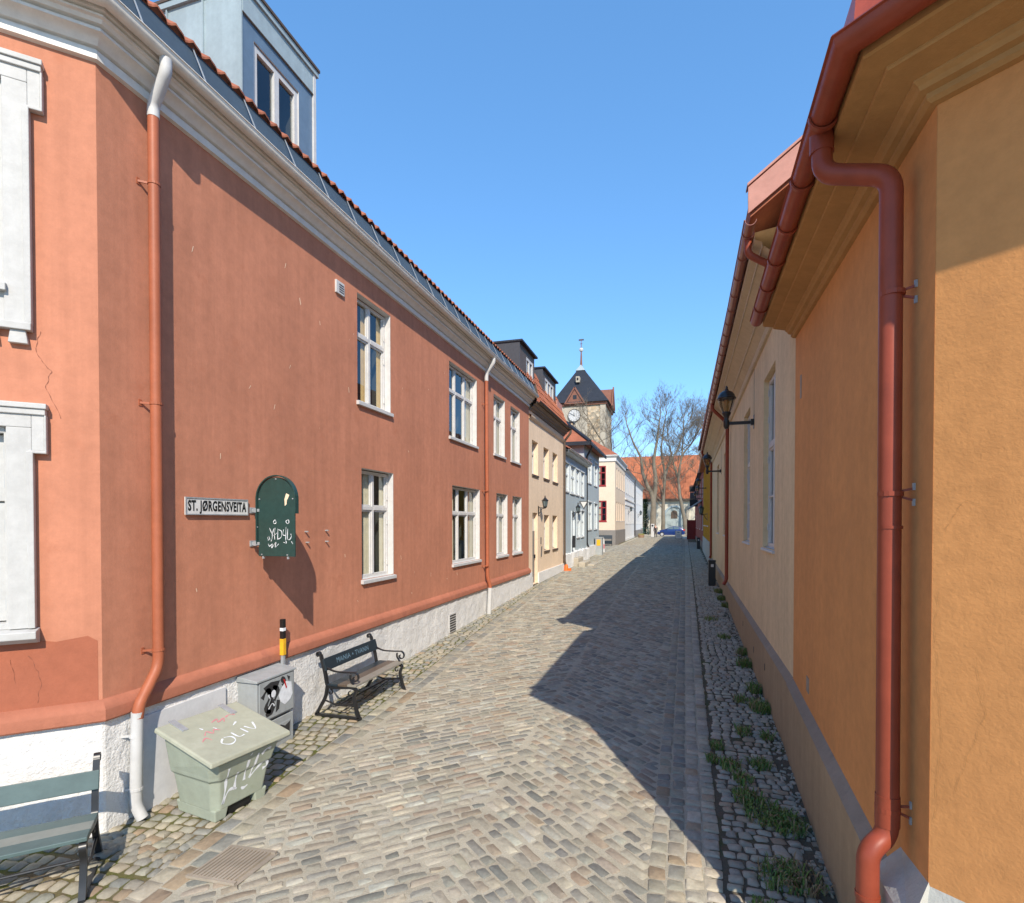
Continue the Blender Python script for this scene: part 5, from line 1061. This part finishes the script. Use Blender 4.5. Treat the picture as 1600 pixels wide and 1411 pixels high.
TX2 = lambda y, z: (-4.5765, y, z)
mb = MB(); mb.add([TX2(5.52, .74), TX2(5.60, .80), TX2(5.70, .77), TX2(5.72, .62), TX2(5.68, .56), TX2(5.58, .52), TX2(5.50, .58), TX2(5.47, .66)], [tuple(range(8))]); mb.lathe([], (0, 0, 0)) if False else None
for s_ in ([(5.30, .72), (5.33, .66)], [(5.30, .55), (5.36, .60), (5.40, .56)]): stroke(mb, s_, .02, TX2)
mb.add([TX2(5.385 + .04 * math.cos(k * .523), .71 + .045 * math.sin(k * .523)) for k in range(12)], [tuple(range(12))])
mb.build('white_graffiti', M['chalk'], dr, recalc=False)
mb = MB(); mb.add([(-4.5745, y, z) for y, z in ((5.55, .84), (5.58, .83), (5.62, .72), (5.60, .71))], [(0, 1, 2, 3)]); mb.build('red_graffiti', M['taillight'], dr, recalc=False)
mb = MB(); mb.box(-4.60, -4.592, 5.2, 5.7, .10, .30)
mb.build('lower_panel', M['cabinet'], ec, bev=.003)
mb = MB(); mb.add([(-4.591, y, z) for y, z in ((5.5, .12), (5.68, .14), (5.69, .28), (5.6, .25), (5.52, .29))], [tuple(range(5))]); mb.build('black_graffiti', M['greyblack'], ec, recalc=False)
mp = thing('marker_post', 'slim steel post with black and yellow bands behind the grey cabinet', 'post', (-4.79, 5.81, gz(5.8)))
mb = MB(); mb.box(-4.81, -4.77, 5.79, 5.83, 0, 1.12); mb.build('post', M['galv'], mp, bev=.003)
mb = MB(); mb.box(-4.818, -4.762, 5.782, 5.838, 1.06, 1.27); mb.build('yellow_band', M['yellowtape'], mp, bev=.003)
mb = MB(); mb.box(-4.816, -4.764, 5.784, 5.836, 1.27, 1.37); mb.box(-4.816, -4.764, 5.784, 5.836, 1.41, 1.52); mb.build('black_band', M['ink'], mp, bev=.003)
mb = MB(); mb.box(-4.8155, -4.7645, 5.7845, 5.8355, 1.37, 1.41); mb.build('white_band', M['chalk'], mp)

# ------------------------------------------------------------------ street name plate and green sign
ss = thing('street_sign', 'white street name plate with black letters on the red wall', 'street sign', (-4.89, 4.89, 2.93))
TSg = lambda s, u, z: (-4.9 + u, s, 2.93 + z + (s - 4.89) * .004)
mb = MB(TSg); mb.box(4.455, 5.322, .012, .024, -.094, .094); pt = mb.build('plate', M['signwhite'], ss, bev=.003)
mb = MB(TSg)
for a, b, c, d in ((4.455, 5.322, .082, .094), (4.455, 5.322, -.094, -.082), (4.455, 4.466, -.082, .082), (5.311, 5.322, -.082, .082)): mb.box(a, b, .024, .032, c, d)
mb.build('rim', M['galv'], ss)
mb = MB(); text_mesh(mb, 'ST. J\u00d8RGENSVEITA', .150, lambda x, y: (-4.8745, 4.89 + x, 2.928 + y), .60, .006, 1.08); mb.build('lettering', M['ink'], pt, recalc=False)
gs = thing('projecting_sign', 'dark green arch topped sign board projecting from the red wall, tagged with white graffiti', 'sign', (-4.9, 5.42, 2.8))
xa, xb, zb, zc, rr_ = -4.80, -4.285, 2.35, 3.035, .2575; xc = (xa + xb) / 2
mb = MB(); mb.prism([(xa, 5.41, zb), (xb, 5.41, zb)] + [(xc + rr_ * math.cos(math.pi * k / 20), 5.41, zc + rr_ * math.sin(math.pi * k / 20)) for k in range(21)], (0, .02, 0)); pn = mb.build('panel', M['signgreen'], gs, bev=.002)
mb = MB(); mb.ribbon([(xa - .02, 5.42, 2.5), (xa - .02, 5.42, zc)] + [(xc + (rr_ + .02) * math.cos(a), 5.42, zc + (rr_ + .02) * math.sin(a)) for a in np.linspace(math.pi * .97, 0.03 * math.pi, 20)] + [(xb + .02, 5.42, zc), (xb + .02, 5.42, 2.86)], (0, .06, 0), .014); mb.build('rim', M['signgreen'], gs, smooth=40)
for z in (2.90, 2.50):
    mb = MB(); mb.box(-4.90, -4.785, 5.40, 5.44, z - .018, z + .018); mb.box(-4.90, -4.885, 5.37, 5.47, z - .035, z + .035); mb.box(-4.86, -4.82, 5.385, 5.455, z - .026, z + .026); mb.build('bracket', M['galv'], gs, bev=.003)
mb = MB()
for x, z in ((xa + .02, zc), (xb - .02, zc), (xc, zc + rr_ - .02), (xa + .05, zb + .02), (xb - .1, zb + .02), (xa - .015, 2.7)): mb.beam((x, 5.40, z), (x, 5.41, z), .014, .014)
for x in (xa + .06, xb - .1): mb.box(x - .01, x + .01, 5.41, 5.43, zb - .03, zb)
mb.build('bolt', M['galv'], gs)
G0 = lambda x, z: (xa + .06 + x, 5.4085, zb + .05 + z)
strokes('white_graffiti', [[(.10, .29), (.125, .24), (.14, .22), (.16, .28)], [(.14, .22), (.135, .16), (.12, .13)], [(.18, .29), (.17, .21), (.175, .15)], [(.16, .20), (.21, .23)], [(.22, .28), (.215, .15)], [(.22, .27), (.27, .25), (.265, .18), (.215, .155)], [(.30, .27), (.29, .21), (.33, .20)], [(.335, .30), (.33, .15)], [(.36, .28), (.355, .17), (.38, .15), (.41, .19), (.40, .22)], [(.17, .34), (.155, .36), (.18, .385), (.195, .35), (.17, .34)], [(.35, .34), (.335, .37), (.37, .385), (.375, .35), (.35, .34)], [(.08, .10), (.10, .07), (.14, .10), (.13, .05), (.19, .12), (.18, .06), (.23, .10)], [(.07, .18), (.085, .14)], [(.09, .19), (.105, .15)], [(.30, .12), (.34, .11), (.33, .14)], [(.41, .13), (.43, .10)]], .009, M['chalk'], pn, G0)
mb = MB(); mb.add([G0(.315, .63), G0(.34, .70), G0(.385, .68), G0(.365, .64), G0(.35, .62), G0(.345, .57), G0(.32, .55)], [tuple(range(7))]); mb.build('bare_patch', M['peach'], pn, recalc=False)

# ------------------------------------------------------------------ small street furniture
def post_bin(loc, label):
    t = thing('litter_bin', label, 'litter bin', loc, 'black post bins on the right pavement')
    x, y, z = loc; mb = MB(); mb.box(x - .12, x + .12, y - .12, y + .12, z - .02, z + .86); mb.build('body', M['black'], t, bev=.012)
    mb = MB(); mb.box(x - .13, x + .13, y - .13, y + .13, z + .86, z + .92); mb.build('top', M['black'], t, bev=.01)
    mb = MB(); mb.box(x - .04, x + .05, y - .125, y - .12, z + .68, z + .78); mb.build('sticker', M['signwhite'], t); return t
post_bin((1.30, 20.7, gz(20.7)), 'black square litter bin with a white sticker, nearer of two, by the beige wall')
post_bin((1.85, 45.7, gz(45.7)), 'smaller looking black litter bin with white sticker, farther one beside the yellow house')
bo = thing('a_board', 'white pavement board with printed notice in front of the blue car', 'sign board', (0.5, 71.8, .73))
mb = MB(); mb.box(.15, .87, 71.5, 71.55, .83, 1.75); fr = mb.build('front_panel', M['signwhite'], bo, bev=.01)
mb = MB(); mb.beam((.15, 72.0, .73), (.15, 71.6, 1.7), .04, .04); mb.beam((.87, 72.0, .73), (.87, 71.6, 1.7), .04, .04); mb.box(.12, .16, 71.5, 71.56, .73, 1.8); mb.box(.86, .90, 71.5, 71.56, .73, 1.8); mb.box(.15, .87, 71.95, 71.98, .8, 1.0); mb.build('legs', M['darkgrey'], bo)
mb = MB(); mb.box(.36, .66, 71.49, 71.5, 1.48, 1.6)
for k in range(4): mb.box(.3, .72, 71.492, 71.5, 1.0 + k * .1, 1.03 + k * .1)
mb.build('print', M['bluechalk'], fr)
tm = thing('ticket_machine', 'white ticket machine with dark round window near the churchyard trees', 'ticket machine', (-2.95, 80, .75))
mb = MB(); mb.box(-3.17, -2.73, 79.85, 80.15, .7, 2.6); mb.build('body', M['white'], tm, bev=.03); mb = MB(); mb.tube([(-2.95, 79.85, 2.35), (-2.95, 79.82, 2.35)], .14, 14); mb.build('display', M['ink'], tm)
pn_ = thing('flower_planter', 'low round planter with yellow flowers near the farthest white house', 'planter', (-4.3, 76, .74))
mb = MB(); mb.lathe([(0, 0), (.36, 0), (.45, .35), (.45, .40), (.38, .40), (.36, .34), (0, .34)], (-4.3, 76, .72), 16); mb.build('pot', M['terracotta'], pn_, smooth=40)
mb = MB()
for i in range(240):
    a = random.uniform(0, 6.28); r = .42 * math.sqrt(random.random()); p = Vector((-4.3 + r * math.cos(a), 76 + r * math.sin(a), 1.08 + random.uniform(0, .2))); e = Vector((random.uniform(-1, 1), random.uniform(-1, 1), random.uniform(-1, 1))) * .06; f = Vector((random.uniform(-1, 1), random.uniform(-1, 1), random.uniform(-1, 1))) * .06
    mb.add([p, p + e, p + f], [(0, 1, 2)])
mb.build('flowers', M['flower'], pn_, recalc=False)
sm_ = thing('stone_steps', 'worn stone doorsteps at the low blue house', 'steps', (-4.6, 28, .6))
for i, (xa_, xb_, ya_, yb_, za_, zb_) in enumerate(((-4.95, -4.55, 26.8, 28.4, .4, 1.0), (-4.55, -4.2, 26.7, 28.5, .4, .8), (-4.2, -3.85, 27.4, 29.2, .4, .66))):
    mb = MB(); mb.box(xa_, xb_ - .004, ya_, yb_, za_, zb_); mb.build('step', M['stone2'], sm_, bev=.04)
ub = thing('utility_cabinet', 'small grey street cabinet at the corner of the taller blue house', 'cabinet', (-4.85, 36.4, .63))
mb = MB(); mb.box(-5.0, -4.55, 36, 36.8, .55, 1.75); mb.build('body', M['cabinet'], ub, bev=.02); mb = MB(); mb.box(-5.03, -4.52, 35.97, 36.83, 1.75, 1.8); mb.build('lid', M['cabinet'], ub, bev=.01)
mb = MB(); mb.box(-4.9, -4.65, 35.985, 35.99, 1.25, 1.65); mb.build('sticker', M['yellowtape'], ub)
wp = thing('white_post', 'short thick white post with pink paint beside the small grey cabinet', 'post', (-5.0, 39.2, .65)); mb = MB(); mb.lathe([(0, 0), (.24, 0), (.22, .9), (.18, 1.05), (0, 1.1)], (-5.0, 39.2, .62), 12); mb.build('body', M['white_rough'], wp, smooth=40); mb = MB(); mb.lathe([(.243, .3), (.236, .6)], (-5.0, 39.2, .62), 12); mb.build('paint_band', M['pinkpaint'], wp)
bu = thing('drain_shoe', 'orange plastic pipe shoe at the foot of the peach house downpipe', 'drain', (-4.8, 24.75, .55)); mb = MB(); mb.lathe([(0, 0), (.11, 0), (.09, .22), (.06, .3), (0, .3)], (-4.76, 24.7, .54), 12); mb.build('shoe', M['orange'], bu, smooth=40); mb = MB(); mb.lathe([(.09, .0), (.09, .12)], (-4.62, 24.75, .54), 10); mb.build('spout', M['orange'], bu)
ts = thing('triangle_sign', 'small white triangular sign plate on the low blue house', 'sign', (-4.9, 29.0, 3.7)); mb = MB(); mb.prism([(-4.85, 28.75, 3.9), (-4.35, 28.75, 3.9), (-4.6, 28.75, 3.45)], (0, .03, 0)); mb.build('border', M['darkgrey'], ts); mb = MB(); mb.prism([(-4.77, 28.73, 3.86), (-4.43, 28.73, 3.86), (-4.6, 28.73, 3.55)], (0, .015, 0)); mb.build('face', M['signwhite'], ts); mb = MB(); mb.beam((-4.95, 28.77, 3.8), (-4.7, 28.77, 3.8), .03, .03); mb.build('arm', M['darkgrey'], ts)
dg_ = thing('drain_grate', 'rusty slotted iron drain grate set in the setts near the grit bin', 'drain grate', (-3.42, 3.53, gz(3.5)))
mb = MB(); z = gz(3.53) + .016
for k in range(12): mb.beam((-3.63 + k * .034, 3.33 + k * .004, z), (-3.63 + k * .034 + .03, 3.72 + k * .004, z + .012), .02, .02)
mb.beam((-3.66, 3.33, z - .002), (-3.22, 3.36, z - .002), .03, .02); mb.beam((-3.62, 3.72, z + .01), (-3.18, 3.76, z + .01), .03, .02); mb.build('bars', M['rust'], dg_); mb = MB(); mb.quad((-3.66, 3.32, z - .008), (-3.2, 3.35, z - .008), (-3.16, 3.77, z + .004), (-3.63, 3.73, z + .004)); mb.build('bed', M['rust'], dg_)
fe = thing('churchyard_fence', 'dark green post fence in front of the churchyard trees', 'fence', (-4.4, 91, .75))
for k in range(4): mb = MB(); mb.box(-5.6 + k * .75, -5.48 + k * .75, 90.9, 91.02, .7, 2.1); mb.build('post', M['signgreen'], fe, bev=.01)
for z in (1.2, 1.8): mb = MB(); mb.box(-5.6, -3.2, 90.93, 90.99, z, z + .07); mb.build('rail', M['signgreen'], fe)

# ------------------------------------------------------------------ car
car = thing('parked_car', 'blue hatchback parked across the end of the street', 'car', (-0.45, 84.5, .75)); cx0, cy0, cz0 = -0.45, 84.5, .75
st_ = [(-1.98, .35, .55, .62, .60), (-1.9, .28, .68, .74, .74), (-1.5, .22, .86, .93, .80), (-1.0, .20, .96, 1.02, .82), (-.75, .2, .98, 1.10, .83), (-.1, .2, .99, 1.43, .83), (.4, .2, 1.0, 1.50, .83), (1.0, .2, 1.02, 1.46, .83), (1.55, .24, 1.03, 1.30, .82), (1.85, .30, .95, 1.06, .78), (1.95, .4, .7, .74, .70)]
mb = MB(); rg = []
for x, zb_, zs_, zt_, hw in st_:
    tw_ = hw * (.80 if zt_ > 1.15 else .93); rg += [(cx0 + x, cy0 + s_ * w_, cz0 + z) for s_, w_, z in ((-1, hw * .9, zb_), (-1, hw, (zb_ + zs_) / 2), (-1, hw * .97, zs_), (-1, tw_, zt_ - .05), (-1, tw_ * .7, zt_), (1, tw_ * .7, zt_), (1, tw_, zt_ - .05), (1, hw * .97, zs_), (1, hw, (zb_ + zs_) / 2), (1, hw * .9, zb_))]
nS = len(st_); mb.add(rg, [(i * 10 + j, i * 10 + (j + 1) % 10, i * 10 + 10 + (j + 1) % 10, i * 10 + 10 + j) for i in range(nS - 1) for j in range(10)] + [tuple(range(10))[::-1], tuple((nS - 1) * 10 + j for j in range(10))]); body = mb.build('body', M['carblue'], car, smooth=35)
for pts in ([(-.62, 1.06), (-.12, 1.38), (.30, 1.43), (.30, 1.06)], [(.38, 1.06), (.38, 1.43), (.95, 1.40), (1.2, 1.30), (1.05, 1.06)]):
    mb = MB(); mb.add([(cx0 + x, cy0 - (.83 * .97 + (.83 * .8 - .83 * .97) * max(0, (z - 1.0) / .45)) - .012, cz0 + z) for x, z in pts], [(0, 1, 2, 3) if len(pts) == 4 else (0, 1, 2, 3, 4)]); mb.build('side_window', M['carglass'], body)
for x in (-1.28, 1.22):
    for sy in (-1, 1):
        mb = MB(); mb.tube([(cx0 + x, cy0 + sy * .70, cz0 + .31), (cx0 + x, cy0 + sy * .86, cz0 + .31)], .32, 20); wh = mb.build('wheel', M['tyre'], car, smooth=40); mb = MB(); mb.tube([(cx0 + x, cy0 + sy * .80, cz0 + .31), (cx0 + x, cy0 + sy * .875, cz0 + .31)], .21, 14); mb.build('rim', M['alloy'], wh)
mb = MB(); mb.box(cx0 - 1.93, cx0 - 1.6, cy0 - .80, cy0 - .70, cz0 + .68, cz0 + .80); mb.build('headlight', M['alloy'], car, bev=.02)
mb = MB(); mb.box(cx0 + 1.72, cx0 + 1.97, cy0 - .81, cy0 - .70, cz0 + .82, cz0 + 1.05); mb.build('taillight', M['taillight'], car, bev=.02)
mb = MB(); mb.box(cx0 - .72, cx0 - .55, cy0 - .98, cy0 - .80, cz0 + 1.0, cz0 + 1.13); mb.build('mirror', M['carblue'], car, bev=.02)

# ------------------------------------------------------------------ person
def skin(name, joints, edges, m, parent, root=0, sub=1):
    me = bpy.data.meshes.new(name); me.from_pydata([j[0] for j in joints], edges, []); me.materials.append(m)
    o = bpy.data.objects.new(name, me); COL.objects.link(o); o.parent = parent
    md = o.modifiers.new('skin', 'SKIN'); md.use_smooth_shade = True
    if not me.skin_vertices: me.attributes  # layer is made by the modifier
    bpy.context.view_layer.update()
    for i, j in enumerate(joints):
        v = me.skin_vertices[0].data[i]; r = j[1]; v.radius = r if isinstance(r, tuple) else (r, r); v.use_root = (i == root)
    s_ = o.modifiers.new('sub', 'SUBSURF'); s_.levels = s_.render_levels = sub; return o
pe = thing('person', 'person in dark coat walking beside the blue car', 'person', (-2.45, 77.5, .745))
J = [((0, 0, .95), (.13, .10)), ((0, 0, 1.2), (.12, .09)), ((0, 0, 1.42), (.15, .09)), ((0, -.02, 1.52), .055), ((0, -.03, 1.62), (.075, .085)), ((0, -.03, 1.72), (.07, .085)), ((.19, 0, 1.42), .055), ((.25, .04, 1.15), .045), ((.25, -.06, .90), .036), ((.25, -.09, .80), .03), ((-.19, 0, 1.42), .055), ((-.25, -.03, 1.15), .045), ((-.24, -.14, .92), .036), ((-.24, -.18, .83), .03),
     ((.09, 0, .86), .09), ((.10, -.10, .48), .062), ((.10, -.02, .08), .045), ((.10, -.15, .035), .035), ((-.09, 0, .86), .09), ((-.10, .03, .48), .062), ((-.10, .20, .09), .045), ((-.10, .09, .035), .035)]
E_ = [(0, 1), (1, 2), (2, 3), (3, 4), (4, 5), (2, 6), (6, 7), (7, 8), (8, 9), (2, 10), (10, 11), (11, 12), (12, 13), (0, 14), (14, 15), (15, 16), (16, 17), (0, 18), (18, 19), (19, 20), (20, 21)]
try:
    skin('body', J, E_, M['skin'], pe)
    up = lambda k: (k[0], tuple(r * 1.22 for r in k[1]) if isinstance(k[1], tuple) else k[1] * 1.3)
    ids = [0, 1, 2, 6, 7, 8, 10, 11, 12]; mp_ = {a: i for i, a in enumerate(ids)}
    cj = [up(J[i]) for i in ids] + [((0, 0, .78), (.19, .16))]
    skin('coat', cj, [(mp_[a], mp_[b]) for a, b in E_ if a in mp_ and b in mp_] + [(0, 9)], M['coat'], pe)
    ids = [0, 14, 15, 16, 17, 18, 19, 20, 21]; mp_ = {a: i for i, a in enumerate(ids)}
    skin('trousers', [up(J[i]) for i in ids], [(mp_[a], mp_[b]) for a, b in E_ if a in mp_ and b in mp_], M['trousers'], pe)
    mb = MB(); mb.lathe([(0, .13), (.06, .115), (.095, .06), (.10, 0), (.09, -.06)], (0, -.01, 1.69), 12); hh = mb.build('hair', M['hair'], pe, smooth=60)
except Exception as ex: print('person', ex)
pe.rotation_euler = (0, 0, R(200))

# ------------------------------------------------------------------ bare trees
def tree(label, limbs, seed, dens=1.0, spread=1.0, zmin=5.0, tmax=4.1, base=None):
    """limbs: list of (polyline, r0, r1); fine branches are grown from every limb"""
    rnd = random.Random(seed); b0 = limbs[0][0][0]
    t = thing('bare_tree', label, 'tree', b0, 'bare trees before the church')
    tr_ = MB(); cr = MB()
    def grow(p, d, L, r, lev):
        n = 4 if lev < 2 else 3; pts = [p]; q = p.copy(); dd = d.copy()
        for i in range(n):
            dd = (dd + Vector((rnd.uniform(-.22, .22), rnd.uniform(-.22, .22), rnd.uniform(-.05, .20)))).normalized(); q = q + dd * L / n; pts.append(q.copy())
        cr.tube(pts, [r * (1 - .75 * i / n) for i in range(n + 1)], 5 if lev == 0 else 3, False)
        if lev >= 3 or L < .35: return
        k = [int(9 * dens), int(6 * dens), 4][lev]
        for i in range(k):
            f = rnd.uniform(.25, 1.0) * n; i0 = min(int(f), n - 1); pp = pts[i0].lerp(pts[i0 + 1], f - i0); base_d = (pts[i0 + 1] - pts[i0]).normalized()
            a = Vector((rnd.uniform(-1, 1), rnd.uniform(-1, 1), rnd.uniform(-.3, .9))).normalized(); nd = (base_d * .75 + a * .8).normalized()
            grow(pp, nd, L * rnd.uniform(.36, .66), max(r * .45, .011), lev + 1)
        
    for pl, r0, r1 in limbs:
        P = [Vector(p) for p in pl]; Q = []
        for i in range(len(P) - 1):
            a = P[max(i - 1, 0)]; b = P[i]; c = P[i + 1]; d = P[min(i + 2, len(P) - 1)]
            for k in range(4): s_ = k / 4; Q.append(.5 * ((2 * b) + (c - a) * s_ + (2 * a - 5 * b + 4 * c - d) * s_ * s_ + (3 * b - a - 3 * c + d) * s_ ** 3) + Vector((rnd.uniform(-.04, .04), rnd.uniform(-.04, .04), 0)))
        Q.append(P[-1]); N = len(Q)
        tr_.tube(Q, [r0 + (r1 - r0) * (i / (N - 1)) ** .8 for i in range(N)], 9, False)
        H = Q[-1].z - zmin; cnt = int(max(4, H * 1.15 * dens))
        for k in range(cnt):
            f = rnd.uniform(.12, 1.0) ** .75 * (N - 1); i0 = min(int(f), N - 2); pp = Q[i0].lerp(Q[i0 + 1], f - i0)
            if pp.z < zmin: continue
            ang = rnd.uniform(0, 6.28); el = rnd.uniform(.15, .9); fr = i0 / N
            nd = Vector((math.cos(ang) * math.cos(el) * spread, .6 * math.sin(ang) * math.cos(el), math.sin(el))).normalized()
            grow(pp, nd, rnd.uniform(.6, 1.25) * tmax * (1.15 - .45 * fr), .085 * (1 - .5 * fr), 0)
        for k in range(4):
            grow(Q[-1], ((Q[-1] - Q[-3]).normalized() + Vector((rnd.uniform(-.7, .7), rnd.uniform(-.4, .4), rnd.uniform(0, .5)))).normalized(), rnd.uniform(2.0, 3.6), .05, 0)
    tr_.build('trunk', M['bark'], t, smooth=60, recalc=False); cr.build('crown', M['twig'], t, recalc=False)
    return t
tree('thick bare tree with forked trunk, left of the three before the church wall', [([(-3.6, 97, .6), (-3.45, 97, 4.5), (-3.6, 97, 7.3), (-4.4, 97, 9.0), (-5.3, 97, 11.5), (-5.6, 97, 14), (-7.0, 96.6, 17), (-8.0, 96.3, 20)], .62, .08), ([(-3.5, 97, 6.5), (-3.1, 97.2, 9.5), (-3.4, 97.4, 13.5), (-2.9, 97.3, 17), (-2.6, 97, 19.3), (-2.3, 97, 21.5)], .48, .06)], 3, .82)
tree('slender bare tree in the middle, dividing high over the orange roof', [([(-1.75, 98, .7), (-1.85, 98, 4), (-1.75, 98, 8), (-1.6, 98, 11.5), (-2.2, 98, 15), (-1.9, 98, 18.5), (-1.4, 98, 21.5)], .42, .06), ([(-1.65, 98, 10.5), (-.9, 98.3, 13), (.5, 98.5, 15.5), (1.2, 98.5, 18), (2.2, 98.5, 20)], .26, .05)], 8, .8)
tree('bare tree right of the church portal with one straight stem', [([(2.0, 99, .7), (1.6, 99, 4), (.9, 99, 7.5), (.7, 99, 11), (1.25, 99, 14.5), (1.4, 99, 17.8), (1.5, 99, 21)], .42, .05), ([(.7, 99, 10.3), (.0, 99.2, 12.6), (-.7, 99.4, 15.5), (-1.2, 99.4, 18)], .24, .05), ([(1.3, 99, 14.5), (2.8, 98.8, 16.5), (4.2, 98.6, 19)], .16, .04)], 21, .8)
tree('bare tree half hidden by the beige house gutter on the right', [([(5.5, 104, .7), (5.2, 104, 8), (5.4, 104, 15), (5.2, 104, 20)], .4, .05)], 33, 1.0)
tree('brown twiggy bare tree in front of the stone tower', [([(-11.2, 101, .7), (-11.2, 101, 8), (-11.4, 101, 13), (-12.4, 101, 17), (-14.2, 101, 20), (-15.5, 101, 22.5)], .34, .06), ([(-11.3, 101, 11), (-11.0, 101, 16), (-11.5, 101, 20)], .2, .05), ([(-12.0, 101, 15.5), (-14, 101, 17.5), (-16.4, 101, 19.5)], .15, .04)], 41, 0.62, 1.3)
sh = thing('evergreen_shrub', 'dark evergreen shrub climbing beside the thick forked tree', 'shrub', (-4.9, 99, .7))
mb = MB(); mb.tube([(-4.9, 99, .6), (-4.8, 99, 3), (-4.9, 99, 6)], [.15, .1, .04], 6); mb.build('stem', M['bark'], sh)
mb = MB(); rnd = random.Random(5)
for i in range(2600):
    z = rnd.uniform(.7, 7.0); rr = (.75 - .055 * z) * (1 + .3 * math.sin(z * 2.3)); a = rnd.uniform(0, 6.28); q = rr * math.sqrt(rnd.random()); p = Vector((-4.9 + q * math.cos(a), 99 + q * math.sin(a), z)); e = Vector((rnd.uniform(-1, 1), rnd.uniform(-1, 1), rnd.uniform(-1, 1))) * .11; f = Vector((rnd.uniform(-1, 1), rnd.uniform(-1, 1), rnd.uniform(-1, 1))) * .11
    mb.add([p, p + e, p + e + f, p + f], [(0, 1, 2, 3)])
mb.build('foliage', M['leaf'], sh, recalc=False)
